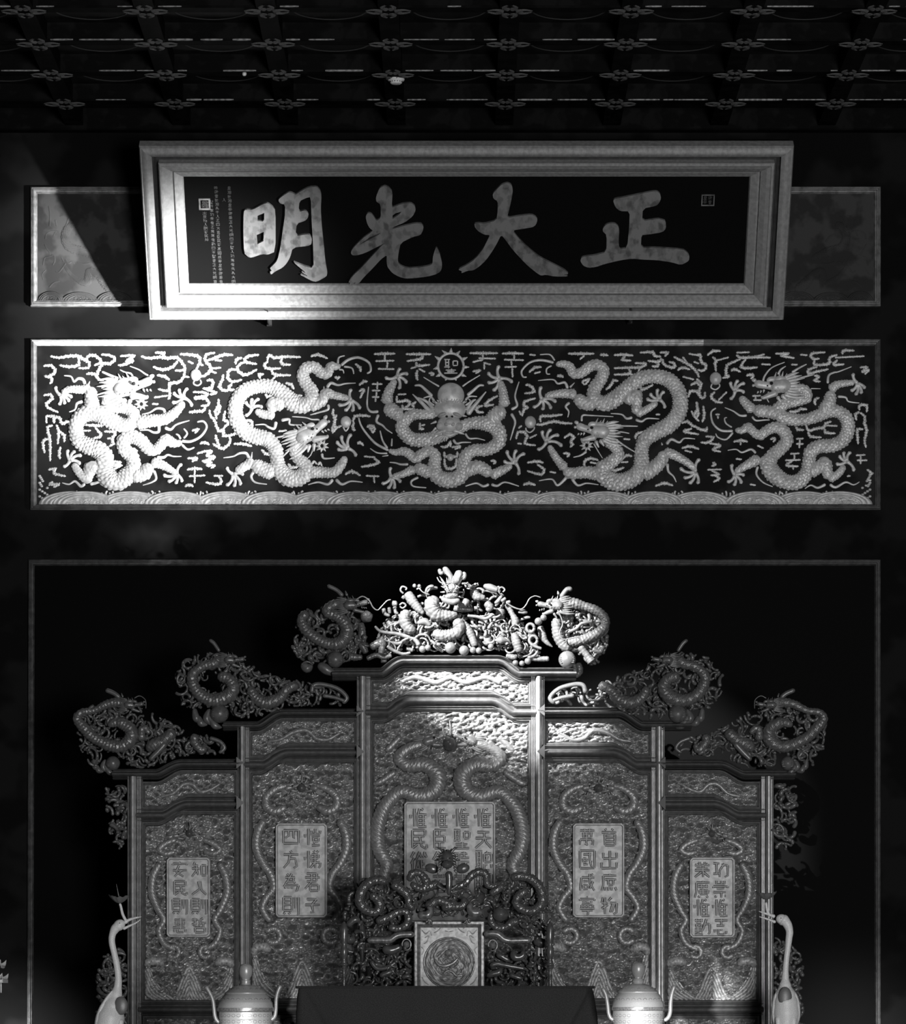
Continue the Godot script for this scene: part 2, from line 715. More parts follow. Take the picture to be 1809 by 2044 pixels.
func frame_of(owner_: Node3D, x0: float, y0: float, x1: float, y1: float, z: float, prof: PackedVector2Array, mat: Material, called := "moulding") -> void:
	# four mitred sides round the survey rectangle, the profile running inwards
	var a := at(x0, y1, 0.0)
	var b := at(x1, y1, 0.0)
	var c := at(x1, y0, 0.0)
	var d := at(x0, y0, 0.0)
	var q := [Vector2(a.x, a.y), Vector2(b.x, b.y), Vector2(c.x, c.y), Vector2(d.x, d.y)]
	for k in 4:
		var m := MB.new()
		rail(m, q[k], q[(k + 1) % 4], z, prof)
		part(called, m, mat, owner_)


func reed_profile(w: float, h: float) -> PackedVector2Array:
	# an outer step, two reeds and a sloping inner lip
	var out := PackedVector2Array([Vector2(0, 0), Vector2(0, h * 0.6), Vector2(w * 0.12, h * 0.7)])
	for k in 2:
		for j in 6:
			var a := PI * j / 5.0
			out.append(Vector2(w * (0.14 + 0.24 * k + 0.22 * (j / 5.0)), h * (0.74 + 0.26 * sin(a))))
	out.append(Vector2(w * 0.64, h * 0.7))
	out.append(Vector2(w * 0.8, h * 0.62))
	out.append(Vector2(w, h * 0.12))
	out.append(Vector2(w, 0))
	return out


func wall_panels() -> void:
	# the board behind the plaque with a shallow carved dragon at either end
	var o := thing("carved_board", "dark carved dragon board in a thin moulding on the wall behind the big plaque", "wall panel", at(909, 612))
	var m := MB.new()
	var lo := at(70, 606)
	var hi := at(1750, 381)
	box(m, Vector3(lo.x, lo.y, 0.0), Vector3(hi.x, hi.y, 0.012))
	part("board", m, M["dull relief"], o)
	frame_of(o, 62, 375, 1757, 613, 0.0, reed_profile(0.047, 0.06), M["old moulding"])
	for s in [1.0, -1.0]:
		var f := [50.0, 360.0, 0.14373]
		m = MB.new()
		for q in ["710,600,40 600,660,55 555,800,58 620,930,58 800,985,60 940,1040,45 1030,1090,30", "540,1170,18 640,1310,24 800,1420,40 870,1400,55 890,1260,45 1000,1300,50 1130,1440,70 1250,1560,75"]:
			tube(m, flipped(pp(q, f, 0.012), s), {"half": true, "flat": 0.16, "seg": 24, "step": 0.005, "scale": 0.3, "pitch": 0.018, "across": 6.0})
		part("dragon_body", m, M["dull relief"], o)
		m = MB.new()
		for q in ["330,350,14 350,480 340,640,16", "420,540,14 440,640,12", "280,820,12 300,740 400,700 480,720,12", "270,880,12 300,950 340,1000 340,1060,10", "390,780,10 420,720 450,720,8", "250,1180,12 270,1080 330,1060 400,1040 410,1120 380,1180,12", "250,1380,10 240,1300 290,1240,10", "330,1490,14 400,1420 480,1400,12", "720,1130,14 800,1160 900,1150,12", "700,750,14 780,780 840,860,12", "570,640,16 600,540 640,500,10", "480,500,10 540,490,10", "560,1090,14 600,1150 650,1130 690,1160,12", "420,1250,10 460,1280 530,1200 560,1150,14", "500,1060,10 540,1140,14"]:
			tube(m, flipped(pp(q, f, 0.012), s), {"half": true, "flat": 0.35, "seg": 6, "step": 0.008, "lump": 0.3, "llen": 0.02})
		part("cloud", m, M["dull relief"], o)
		for q in [[360, 150, 190, 1610], [760, 140, 260, 1560], [1240, 150, 260, 1590]]:
			m = MB.new()
			wave(m, f, q[0], 1690.0, q[2], q[1], 0.012, s)
			part("wave", m, M["dull relief"], o)
	# the dark bay behind the screen and its moulding
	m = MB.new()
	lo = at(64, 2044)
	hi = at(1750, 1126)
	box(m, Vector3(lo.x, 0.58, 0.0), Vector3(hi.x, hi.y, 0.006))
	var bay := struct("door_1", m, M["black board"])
	var pr := reed_profile(0.040, 0.05)
	var x0 := at(58, 1118).x
	var x1 := at(1757, 1118).x
	var yt := at(58, 1118).y
	for side in 3:
		m = MB.new()
		if side == 0:
			rail(m, Vector2(x1, yt), Vector2(x0, yt), 0.0, pr)
		elif side == 1:
			rail(m, Vector2(x0, yt), Vector2(x0 - 0.012, 0.58), 0.0, pr, Vector2(1, 0))
		else:
			rail(m, Vector2(x1, 0.58), Vector2(x1, yt), 0.0, pr, Vector2(0, 1))
		part("moulding", m, M["dim moulding"], bay)


func flipped(pr: Array, s: float, axis := 909.5) -> Array:
	if s > 0.0:
		return pr
	var p: PackedVector3Array = pr[0].duplicate()
	for i in p.size():
		var ax := at(axis, 0, p[i].z).x
		p[i].x = 2.0 * ax - p[i].x
	return [p, pr[1]]


func wave(m: MB, f: Array, cx: float, by: float, rx: float, ry: float, z: float, s := 1.0) -> void:
	# one hump of the sea: concentric rills on a half dome, cut off straight at the bottom
	var k := unit(z)
	var c := at(f[0] + cx * f[2], f[1] + by * f[2], z)
	if s < 0.0:
		c.x = 2.0 * at(909.5, 0, z).x - c.x
	var sx: float = rx * f[2] * k
	var sy: float = ry * f[2] * k
	var rings := 30
	var seg := 40
	var base := m.v.size()
	for i in rings + 1:
		var t := float(i) / rings
		for j in seg + 1:
			var a := PI * j / seg
			var h := 0.014 * sqrt(maxf(0.0, 1.0 - t * t * 0.95))
			if t > 0.58:
				h += 0.006 * absf(sin((t - 0.58) * PI * 3.0 / 0.42))
			else:
				h += 0.004 * sin(t * 40.0 + 3.0 * sin(a * 9.0)) * sin(a * 11.0 + t * 17.0)
			if i == rings:
				h = 0.0
			m.v.append(Vector3(c.x + cos(a) * t * sx, c.y + sin(a) * t * sy, z + h))
	for i in rings:
		for j in seg:
			var a := base + i * (seg + 1) + j
			m.quad(a, a + seg + 1, a + seg + 2, a + 1)


func small_things() -> void:
	# smoke detector and a small sensor under the ceiling grid
	var y := CEIL - 0.0
	var zz := D - 7057.0 * (CEIL - CY) / (HY - 157.0)
	var x := (791.0 - CX) / 7057.0 * (D - zz)
	var o := thing("smoke_detector", "white round smoke detector with dark slots under a ceiling joist above the plaque", "smoke detector", Vector3(x, y, zz))
	var m := MB.new()
	lathe(m, Vector3(x, y, zz), pv([0.001, -0.036, 0.03, -0.035, 0.038, -0.030, 0.040, -0.016, 0.052, -0.014, 0.056, -0.006, 0.054, 0.0, 0.001, 0.0]), 28)
	part("housing", m, M["white plastic"], o)
	for k in 14:
		var a := TAU * k / 14.0
		m = MB.new()
		ball(m, Vector3(x + cos(a) * 0.039, y - 0.023, zz + sin(a) * 0.039), 0.004, 0.004, 0.004, 6)
		part("slot", m, M["black plastic"], o)
	zz = D - 7057.0 * (CEIL - CY) / (HY - 147.0)
	x = (488.0 - CX) / 7057.0 * (D - zz)
	o = thing("sensor", "tiny round white sensor on the ceiling grid left of the smoke detector", "sensor", Vector3(x, y, zz))
	m = MB.new()
	lathe(m, Vector3(x, y + 0.006, zz), pv([0.001, -0.022, 0.010, -0.020, 0.014, -0.012, 0.014, 0.0, 0.001, 0.0]), 16)
	part("housing", m, M["white plastic"], o)
	# the corner of a pavilion-shaped incense burner that reaches into the frame
	pavilion()


func pavilion() -> void:
	var z := 3.0
	var c := at(-38, 2044, z)
	var o := thing("incense_pavilion", "pale pavilion shaped incense burner at the left edge, two eave tips in view", "incense burner", Vector3(c.x, 0.56, z))
	var k := unit(z)
	var m := MB.new()
	box(m, Vector3(c.x - 0.16, 0.56, z - 0.16), Vector3(c.x + 0.16, 0.72, z + 0.16), 0.012)
	part("base", m, M["bronze"], o)
	m = MB.new()
	box(m, Vector3(c.x - 0.10, 0.72, z - 0.10), Vector3(c.x + 0.10, at(0, 1956, z).y, z + 0.10), 0.01)
	part("shaft", m, M["dark bronze"], o)
	for tier in [[1956.0, 25.5, 0.0], [1929.0, 20.5, 0.9]]:
		m = MB.new()
		var reach: float = (38.0 + tier[1]) * k * 0.80
		var ey := at(0, tier[0], z).y
		eaves(m, Vector3(c.x, ey, z), reach, 0.075)
		part("roof", m, M["bronze"], o)
	m = MB.new()
	lathe(m, Vector3(c.x, at(0, 1929, z).y + 0.06, z), pv([0.03, 0.0, 0.035, 0.02, 0.012, 0.04, 0.03, 0.07, 0.001, 0.12]), 16)
	part("finial", m, M["bronze"], o)
	for s in [-1, 1]:
		m = MB.new()
		var px: float = c.x + s * 45.0 * k
		tube(m, [PackedVector3Array([Vector3(px, at(0, 1962, z).y, z + 0.12), Vector3(px, at(0, 1982, z).y, z + 0.12)]), PackedFloat32Array([0.005, 0.005])], {"seg": 8, "step": 0.02})
		part("pendant", m, M["bronze"], o)
	m = MB.new()
	box(m, Vector3(c.x - 0.15, at(0, 1962, z).y, z - 0.13), Vector3(c.x + 0.15, at(0, 1955, z).y, z + 0.13), 0.004)
	part("lintel", m, M["bronze"], o)


func eaves(m: MB, c: Vector3, reach: float, rise: float) -> void:
	# a square roof with concave slopes and corners that turn up
	var n := 12
	for q in 4:
		var a0 := PI * 0.5 * q + PI * 0.25
		var d0 := Vector2(cos(a0), sin(a0))
		var d1 := Vector2(cos(a0 + PI * 0.5), sin(a0 + PI * 0.5))
		var base := m.v.size()
		for i in n + 1:
			var t := float(i) / n
			for j in n + 1:
				var u := float(j) / n
				var corner := absf(u * 2.0 - 1.0)
				var w := d0.lerp(d1, u) * t * reach * 1.36
				var h := rise * pow(1.0 - t, 1.6) + 0.042 * pow(corner, 5.0) * pow(t, 5.0) + 0.002 * sin(u * 60.0) * t
				m.v.append(c + Vector3(w.x, h, w.y))
		for i in n:
			for j in n:
				var a := base + i * (n + 1) + j
				m.quad(a, a + 1, a + n + 2, a + n + 1)
		base = m.v.size()
		for j in n + 1:
			var u := float(j) / n
			var corner := absf(u * 2.0 - 1.0)
			var w := d0.lerp(d1, u) * reach * 1.36
			var h := 0.042 * pow(corner, 5.0)
			m.v.append(c + Vector3(w.x, h, w.y))
			m.v.append(c + Vector3(w.x * 0.97, h - 0.012, w.y * 0.97))
		for j in n:
			var a := base + j * 2
			m.quad(a, a + 2, a + 3, a + 1)
		m.face(c + Vector3(d0.x * reach * 1.3, -0.008, d0.y * reach * 1.3), c + Vector3(d1.x * reach * 1.3, -0.008, d1.y * reach * 1.3), c + Vector3(0, -0.004, 0), c + Vector3(0, -0.004, 0))


# ---------------------------------------------------------------- lettering
# each stroke is a chain of digit pairs (column, row) on a ten by ten grid
const GLYPH := {
	"惟": "2029 0305 3234 5043 4349 6071 4393 4585 4787 4999 7379",
	"天": "1181 0494 51534609 536699",
	"聰": "0040 1018 3039 1333 1535 0837 7061 5191 5155 9195 5595 6274 7264 4648 56595989 87 6667 9698",
	"明": "0131 0108 3138 0434 0838 5090 505749 9099 5393 5696",
	"聖": "0040 1015 3036 1232 1434 0545 6191 6164 9194 6494 1787 2878 0999 5659",
	"時": "0131 0107 3137 0434 0737 4181 4393 6063 4595 757968 5758",
	"憲": "5051 0103 0191 9193 2272 3373 1484 5054 2585 2527 8587 2787 4547 6567 0809 29393979 9899",
	"臣": "1080 1019 1989 1373 7376 1676 4043 4649",
	"欽": "3004 3064 2343 1555 3339 1627 4738 0959 7043 6292 9284 7559 7699",
	"若": "0191 3032 6062 0494 5308 3686 3639 8689 3989",
	"民": "1080 8083 1383 1019 1947 1686 53688999 9997",
	"從": "2003 2306 1519 5034 5163 8073 8193 6468 6686 4539 44593899",
	"乂": "804609 205699",
	"愷": "2029 0305 3234 6063 4143 9193 4393 4494 5585 5557 8587 5787 4999 5768",
	"悌": "2029 0305 3234 5061 8071 4282 8284 4484 4446 4696 969889 6269 6639",
	"君": "1070 7074 0292 1474 404408 3686 3639 8689 3989",
	"子": "1171 7144 445838 0494",
	"四": "0191 0108 9198 0898 313415 616575",
	"方": "4051 0292 423609 34748869",
	"為": "2031 1272 503307 6264 2474 7465 1696 968979 1718 3738 5758",
	"則": "0050 0007 5057 0252 0454 0757 1809 3849 7076 909989",
	"知": "2012 1242 0454 323509 3548 6292 6268 9298 6898",
	"人": "405509 506699",
	"哲": "0141 202515 0433 7051 515445 5393 7377 2686 2629 8689 2989",
	"安": "4051 0102 0191 9192 422679 653719 0595",
	"惠": "1181 2272 2225 7275 2373 2575 5056 0686 1719 37393979 79 8789 5657",
	"首": "2031 7061 0292 5243 2383 2329 8389 2585 2787 2989",
	"出": "5059 1114 1494 9194 0609 0999 9699",
	"庶": "5051 1191 111609 2393 4346 7376 4676 2729 4749 6769 8799",
	"物": "1003 0343 2029 0644 6042 5393 939879 7358 8368",
	"萬": "0191 3032 6062 2272 2225 7275 2373 2575 4249 0686 0609 868978 3859",
	"國": "0090 0009 9099 0999 2272 2444 2426 4446 2646 2757 61657888 7567",
	"咸": "1292 1209 606599 8468 7081 2454 2656 2628 5658 2858",
	"寧": "4050 0102 0191 9192 2223 3233 3363 7273 1484 1416 8486 0696 3436 5456 1787 575949",
	"功": "0141 2127 0747 5292 929879 714549",
	"崇": "5052 2022 2272 7072 0304 0393 9394 2474 0686 5659 2819 7888",
	"志": "1191 5054 2474 1618 36393979 7978 8789 5657",
	"業": "3032 6062 1122 8172 0292 1484 0595 5259 4609 5699",
	"廣": "5051 1191 111609 2383 4244 7274 3585 3537 8587 3787 3686 5457 3829 7889",
	"勤": "0151 1012 4042 1343 1315 4345 1545 2429 0656 0757 0959 6393 939889 704949",
	"正": "0191 5159 5595 2529 0999",
	"大": "0494 404509 526699",
	"光": "5054 1023 8073 0494 343609 64686999 9997",
	"世": "0494 3137 6166 3666 1019 1989",
	"祖": "1021 0242 423509 2529 3344 5191 5159 9199 5494 5696 4999",
	"帝": "5051 1191 2233 7264 0494 0406 9496 2676 2629 767868 4449",
	"御": "2003 2306 1519 3043 3272 5057 3575 3858 3538 7192 7179 9295",
	"書": "1181 8185 0393 1585 1787 5058 2989",
	"皇": "5041 2181 2125 8185 2383 2585 1787 2989 0999 5659",
	"筆": "2010 2040 6050 6080 1282 8286 0494 1686 0898 4149",
	"字": "5051 0102 0191 9192 2474 7455 555949 0696",
}


func glyph(m: MB, ch: String, lo: Vector2, hi: Vector2, z: float, r: float, h: float, seg := 4) -> void:
	# lo: top left, hi: bottom right, in metres
	for st in String(GLYPH[ch]).split(" ", false):
		if st.length() < 4:
			continue
		var pts := PackedVector3Array()
		var rad := PackedFloat32Array()
		for k in range(0, st.length() - 1, 2):
			pts.append(Vector3(lerpf(lo.x, hi.x, float(st[k]) / 9.0), lerpf(lo.y, hi.y, float(st[k + 1]) / 9.0), z))
			rad.append(r * (1.15 if k == 0 else 0.85))
		tube(m, [pts, rad], {"half": true, "flat": h / r, "seg": seg, "step": (hi.x - lo.x) * 0.5, "blunt": 0.35, "straight": true})


# ---------------------------------------------------------------- the plaque
const P_ZB := 0.12
const P_ZT := 0.915
var plaque_frame: Transform3D

func on_plaque(px: float, py: float) -> Vector2:
	# where the sight line through a survey point meets the plaque's board
	var eye := Vector3(0, CY, D)
	var dir := at(px, py, 0.0) - eye
	var n := plaque_frame.basis.z
	var t := (plaque_frame.origin - eye).dot(n) / dir.dot(n)
	var q := plaque_frame.affine_inverse() * (eye + dir * t)
	return Vector2(q.x, q.y)


func sheet(s: String, f: Array) -> PackedVector2Array:
	var out := PackedVector2Array()
	for w in s.split(" ", false):
		var c := w.split(",")
		out.append(on_plaque(f[0] + float(c[0]) * f[2], f[1] + float(c[1]) * f[2]))
	return out


func across(p: PackedVector2Array, k: float) -> PackedVector2Array:
	var out := PackedVector2Array()
	for v in p:
		out.append(Vector2(v.x * k, v.y))
	return out


func plaque() -> void:
	var yb := CY + (HY - 640.0) * unit(P_ZB)
	var yt := CY + (HY - 281.0) * unit(P_ZT)
	var up := Vector3(0, yt - yb, P_ZT - P_ZB)
	var hgt := up.length()
	var y_axis := up.normalized()
	plaque_frame = Transform3D(Basis(Vector3.RIGHT, y_axis, Vector3.RIGHT.cross(y_axis)), Vector3((931.0 - CX) * unit(P_ZB), yb, P_ZB))
	var o := thing("name_plaque", "huge hanging plaque with four large brush characters in a deep stepped pale frame", "plaque")
	o.transform = plaque_frame
	var hw := 1262.0 * unit(P_ZB) * 0.5
	var m := MB.new()
	box(m, Vector3(-hw + 0.02, 0.02, -0.07), Vector3(hw - 0.02, hgt - 0.02, 0.0))
	part("board", m, M["plaque ground"], o)
	# frame: outer moulding, dark groove, broad sloping moulding, inner band
	var outer := PackedVector2Array([Vector2(0, 0.0), Vector2(0, 0.085), Vector2(0.008, 0.10)])
	for j in 7:
		var a := PI * j / 6.0
		outer.append(Vector2(0.014 + 0.064 * j / 6.0, 0.098 + 0.016 * sin(a)))
	outer.append_array(PackedVector2Array([Vector2(0.082, 0.095), Vector2(0.082, 0.04)]))
	var groove := PackedVector2Array([Vector2(0.082, 0.055), Vector2(0.095, 0.05), Vector2(0.098, 0.058), Vector2(0.104, 0.058), Vector2(0.107, 0.05), Vector2(0.125, 0.05)])
	var inner := PackedVector2Array([Vector2(0.125, 0.03), Vector2(0.125, 0.112), Vector2(0.133, 0.122), Vector2(0.143, 0.122), Vector2(0.150, 0.114), Vector2(0.175, 0.100), Vector2(0.205, 0.072), Vector2(0.212, 0.066), Vector2(0.212, 0.035)])
	var band := PackedVector2Array([Vector2(0.212, 0.036), Vector2(0.222, 0.036), Vector2(0.222, 0.055), Vector2(0.230, 0.052), Vector2(0.275, 0.020), Vector2(0.282, 0.0)])
	var q := [Vector2(-hw, 0.05), Vector2(hw, 0.05), Vector2(hw, hgt), Vector2(-hw, hgt)]
	var wide := [0.82, 1.0, 0.90, 1.0]
	for side in 4:
		var w: float = wide[side]
		var mi := Vector2(wide[(side + 3) % 4] / w, wide[(side + 1) % 4] / w)
		m = MB.new()
		rail(m, q[side], q[(side + 1) % 4], 0.0, across(outer, w), mi)
		var r := part("frame_rail", m, M["plaque frame"], o)
		m = MB.new()
		rail(m, q[side], q[(side + 1) % 4], 0.0, across(groove, w), mi)
		part("groove", m, M["plaque groove"], r)
		m = MB.new()
		rail(m, q[side], q[(side + 1) % 4], 0.0, across(inner, w), mi)
		part("inner_moulding", m, M["plaque frame"], r)
		m = MB.new()
		rail(m, q[side], q[(side + 1) % 4], 0.0, across(band, w), mi)
		part("inner_band", m, M["plaque frame"], r)
	var k := 310.0 / 1809.0
	# 明: sun with two counters, then moon
	var f := [360.0, 340.0, k]
	var sun := rounded(sheet("740,470 760,440 845,445 970,375 1020,365 1075,405 1110,460 1112,930 1020,968 960,958 830,1003 795,995 745,950 735,700", f))
	sun = keyhole(sun, sheet("900,515 980,480 978,565 960,580 900,575", f))
	sun = keyhole(sun, sheet("888,740 975,700 970,810 900,845", f))
	m = MB.new()
	prism(m, sun, 0.0, 0.022)
	prism(m, rounded(sheet("1145,330 1160,310 1200,280 1260,240 1300,245 1345,270 1400,230 1500,180 1590,175 1630,215 1647,280 1637,450 1650,650 1672,850 1690,1050 1715,1180 1705,1220 1590,1283 1540,1275 1480,1245 1380,1190 1505,1226 1400,1160 1480,1190 1300,1040 1420,1090 1555,1130 1550,900 1530,550 1522,295 1470,305 1388,345 1380,470 1455,448 1497,495 1485,545 1450,575 1358,605 1342,750 1470,730 1510,735 1535,780 1530,845 1490,865 1312,885 1280,1000 1240,1070 1190,1120 1110,1160 1060,1200 1045,1170 1065,1150 1045,1125 1080,1090 1130,1040 1165,900 1190,720 1220,520 1222,385 1160,370", f)), 0.0, 0.022)
	part("character", m, M["brush gold"], o)
	f = [670.0, 340.0, k]
	var lit := rounded(sheet("515,190 575,163 625,185 665,240 655,420 700,400 800,368 880,365 925,400 935,450 900,520 810,590 660,650 665,670 780,635 930,602 1000,605 1025,640 1020,680 990,740 900,760 760,830 735,940 725,1050 750,1090 830,1125 960,1118 1080,1100 1130,1075 1133,990 1170,870 1210,940 1240,1060 1240,1120 1220,1165 1170,1195 1080,1220 920,1240 820,1245 740,1225 660,1180 605,1110 595,1050 598,970 530,1020 430,1130 330,1230 270,1305 215,1310 245,1280 150,1335 175,1290 150,1290 185,1230 300,1120 420,990 540,860 580,828 480,880 340,950 235,978 190,970 178,940 200,895 300,790 440,690 400,660 370,610 350,525 375,480 420,490 450,530 475,573 528,540 525,380 475,350 470,310 480,270", f))
	lit = keyhole(lit, sheet("665,510 700,485 770,465 740,500 665,550", f))
	lit = keyhole(lit, sheet("270,855 400,765 530,710 500,735 380,800", f))
	m = MB.new()
	prism(m, lit, 0.0, 0.022)
	part("character", m, M["brush gold"], o)
	f = [890.0, 340.0, k]
	m = MB.new()
	prism(m, rounded(sheet("545,260 600,200 650,150 715,130 765,150 782,210 770,300 740,440 712,540 850,515 1000,500 1050,525 1070,560 1050,620 1010,648 900,665 775,685 850,780 960,890 1100,1000 1280,1090 1380,1140 1435,1190 1370,1196 1430,1220 1270,1222 1165,1200 1110,1212 1060,1180 960,1100 880,1020 780,910 700,800 645,735 600,830 540,930 470,1030 390,1105 320,1150 250,1155 180,1185 190,1160 140,1140 250,1085 340,1020 430,910 490,790 515,738 450,735 380,695 340,650 333,605 385,598 440,608 590,570 605,460 605,345 555,315", f)), 0.0, 0.022)
	part("character", m, M["brush gold"], o)
	f = [1130.0, 340.0, k]
	m = MB.new()
	prism(m, rounded(sheet("548,340 570,315 720,290 850,262 1010,230 1060,230 1095,255 1107,310 1085,365 1050,398 895,430 885,578 1070,548 1120,560 1160,575 1165,660 1125,705 940,735 878,738 872,888 1040,885 1360,905 1415,945 1438,985 1430,1040 1340,1088 1230,1055 1060,1030 900,1025 770,1012 640,1030 450,1075 350,1110 260,1120 200,1095 165,1040 180,1000 220,988 330,975 470,940 472,735 430,700 428,665 460,620 520,600 575,605 612,640 620,690 612,790 618,905 712,890 735,640 742,462 630,460 575,415", f)), 0.0, 0.022)
	part("character", m, M["brush gold"], o)
	# the two seals
	for s in [[396.5, 396.0, 420.5, 418.5, 0], [1401.0, 388.0, 1426.0, 410.5, 1]]:
		var a := on_plaque(s[0], s[1])
		var b := on_plaque(s[2], s[3])
		m = MB.new()
		var w := 0.011 if s[4] == 0 else 0.007
		box(m, Vector3(a.x, b.y, 0), Vector3(a.x + w, a.y, 0.006))
		box(m, Vector3(b.x - w, b.y, 0), Vector3(b.x, a.y, 0.006))
		box(m, Vector3(a.x + w, a.y - w, 0), Vector3(b.x - w, a.y, 0.006))
		box(m, Vector3(a.x + w, b.y, 0), Vector3(b.x - w, b.y + w, 0.006))
		var seal := part("seal", m, M["brush gold"], o)
		m = MB.new()
		var mid := (a.x + b.x) * 0.5
		var four := ["御", "書", "皇", "帝"]
		for n in 4:
			var gx := a.x + w * 1.8 if n >= 2 else mid + 0.002
			var gy := a.y - w * 1.8 if n % 2 == 0 else (a.y + b.y) * 0.5 - 0.002
			glyph(m, four[n], Vector2(gx, gy), Vector2(gx + 0.024, gy - 0.026), 0.0, 0.0016, 0.002, 3)
		part("seal_script", m, M["small gold"], seal)
	# the postscript: thin columns of small writing
	var text := "皇祖世祖皇帝御筆正大光明四字聖人功業惟天為大明時御書世祖為子人志四方君臣民安萬國咸寧皇帝御筆惟聖時憲功崇惟志業廣惟勤四字聖書正大光明首出庶物人則安民知人惟明天聰大業"
	var n := 0
	for col in [[457.0, 371.0, 466.5, 566.0, 23], [431.0, 371.0, 441.5, 566.0, 24], [421.5, 399.0, 429.5, 566.0, 20], [408.0, 422.0, 412.5, 482.0, 8], [446.5, 395.0, 447.5, 403.0, 1]]:
		m = MB.new()
		for i in col[4]:
			var t: float = (i + 0.5) / col[4]
			var c := on_plaque(lerpf(col[0], col[2], t), lerpf(col[1], col[3], t))
			var ch := text[n % text.length()]
			n += 1
			glyph(m, ch, c + Vector2(-0.0115, 0.0115), c + Vector2(0.0115, -0.0115), 0.0, 0.0013, 0.0016, 3)
		part("inscription_column", m, M["small gold"], o)
	# iron hooks on which the lower edge rests
	for hx in [[538.0, 640.0], [1257.0, 636.0]]:
		var hk := thing("iron_hook", "dark iron hook under the plaque's lower edge, " + ("below its left end" if hx[0] < 900.0 else "below its right end"), "hook", at(hx[0], hx[1], 0.0))
		var g := [hx[0], hx[1], 1.0]
		m = MB.new()
		box(m, at(hx[0] - 5.0, hx[1] + 12.0, 0.0), at(hx[0] + 5.0, hx[1] - 8.0, 0.0) + Vector3(0, 0, 0.05), 0.004)
		part("bracket", m, M["table wood"], hk)
		m = MB.new()
		var p0 := at(hx[0], hx[1] + 6.0, 0.05)
		tube(m, [PackedVector3Array([p0, p0 + Vector3(0, -0.01, 0.08), p0 + Vector3(0, 0.01, 0.17), p0 + Vector3(0, 0.05, 0.22)]), PackedFloat32Array([0.012, 0.012, 0.011, 0.008])], {"seg": 8, "step": 0.02})
		part("prong", m, M["table wood"], hk)


# ---------------------------------------------------------------- the gilded frieze
const FZ := 0.012        # face of the frieze's ground

func headpath(s: String, c: Vector2, ang: float, flip: float, size: float, f: Array, z: float) -> Array:
	# profile-head coordinates (snout towards +x, hundredths of the head's length) -> survey sheet -> metres
	var words := PackedStringArray()
	for w in s.split(" ", false):
		var q := w.split(",")
		var v := Vector2(float(q[0]) * flip, float(q[1])).rotated(ang * flip) * size * 0.01
		var t := "%f,%f" % [c.x + v.x, c.y + v.y]
		if q.size() > 2:
			t += ",%f" % (float(q[2]) * size * 0.01)
		words.append(t)
	return pp(" ".join(words), f, z)


func dragon_head(parent: Node3D, c: Vector2, ang: float, flip: float, size: float, f: Array, z: float, mat: Material, deep := 0.6, half := true) -> void:
	var m := MB.new()
	var o := {"half": half, "flat": deep, "seg": 9, "step": 0.006}
	for s in ["-40,12,24 -14,2,25 16,2,21 34,4,17", "18,-2,18 46,-6,13 68,-12,14 84,-17,13", "76,-24,9 92,-30,5", "-30,-12,12 -6,-22,12 14,-20,8", "84,-12,7 92,-6,4", "-14,12,12 6,16,10 22,12,6", "6,22,14 34,30,10 58,36,7 64,30,4", "8,-24,9 26,-24,10 40,-18,7", "-20,26,12 -44,44,4", "-6,32,10 -24,56,3", "10,36,8 -4,62,3"]:
		tube(m, headpath(s, c, ang, flip, size, f, z), o)
	for k in 9:
		tube(m, headpath("%d,%d,8 %d,%d,6 %d,%d,1" % [-22 + (k % 3) * 4, -24 + k * 7, -50, -34 + k * 10, -74 - (k % 3) * 9, -38 + k * 11], c, ang, flip, size, f, z + 0.002 * (k % 3)), o)
	for k in 4:
		tube(m, headpath("%d,%d,6 %d,%d,1" % [-24 + k * 13, -22, -32 + k * 12, -40 - (k % 2) * 8], c, ang, flip, size, f, z), o)
	for k in 7:
		tube(m, headpath("%d,%d,4 %d,%d,4" % [-30 + k * 8, 6 + (k % 2) * 9, -26 + k * 8, 9 + (k % 2) * 9], c, ang, flip, size, f, z + size * f[2] * S * 0.2 * deep), o)
	for k in 3:
		tube(m, headpath("%d,%d,5 %d,%d,1" % [52 + k * 10, 8 + k * 2, 56 + k * 11, 20], c, ang, flip, size, f, z + 0.004), o)
	part("head", m, mat, parent)
	m = MB.new()
	for s in ["26,-8,6 27,-8,6", "40,-2,3 41,-2,3"]:
		var e := headpath(s, c, ang, flip, size, f, z)
		ball(m, e[0][0] + Vector3(0, 0, e[1][0] * 4.6 * deep), e[1][0], e[1][0], e[1][0], 8)
	part("eye", m, M["recess"], parent)


func claw(parent: Node3D, c: String, tips: String, f: Array, z: float, mat: Material, deep := 0.6, half := true) -> void:
	var m := MB.new()
	var q := c.split(",")
	for w in tips.split(" ", false):
		var t := w.split(",")
		var a := Vector2(float(q[0]), float(q[1]))
		var b := Vector2(float(t[0]), float(t[1]))
		var side := (b - a).orthogonal() * 0.10
		var s := "%f,%f,24 %f,%f,15 %f,%f,15 %f,%f,21 %f,%f,17" % [a.x, a.y, lerpf(a.x, b.x, 0.35) + side.x, lerpf(a.y, b.y, 0.35) + side.y, lerpf(a.x, b.x, 0.65) + side.x, lerpf(a.y, b.y, 0.65) + side.y, lerpf(a.x, b.x, 0.92), lerpf(a.y, b.y, 0.92), b.x, b.y]
		tube(m, pp(s, f, z + 0.003), {"half": half, "flat": deep, "seg": 7, "step": 0.007})
	part("claw", m, mat, parent)


func streamers(parent: Node3D, called: String, paths: Array, f: Array, z: float, mat: Material) -> void:
	for s in paths:
		var m := MB.new()
		tube(m, pp(s, f, z), {"half": true, "flat": 0.55, "seg": 6, "step": 0.007})
		part(called, m, mat, parent)


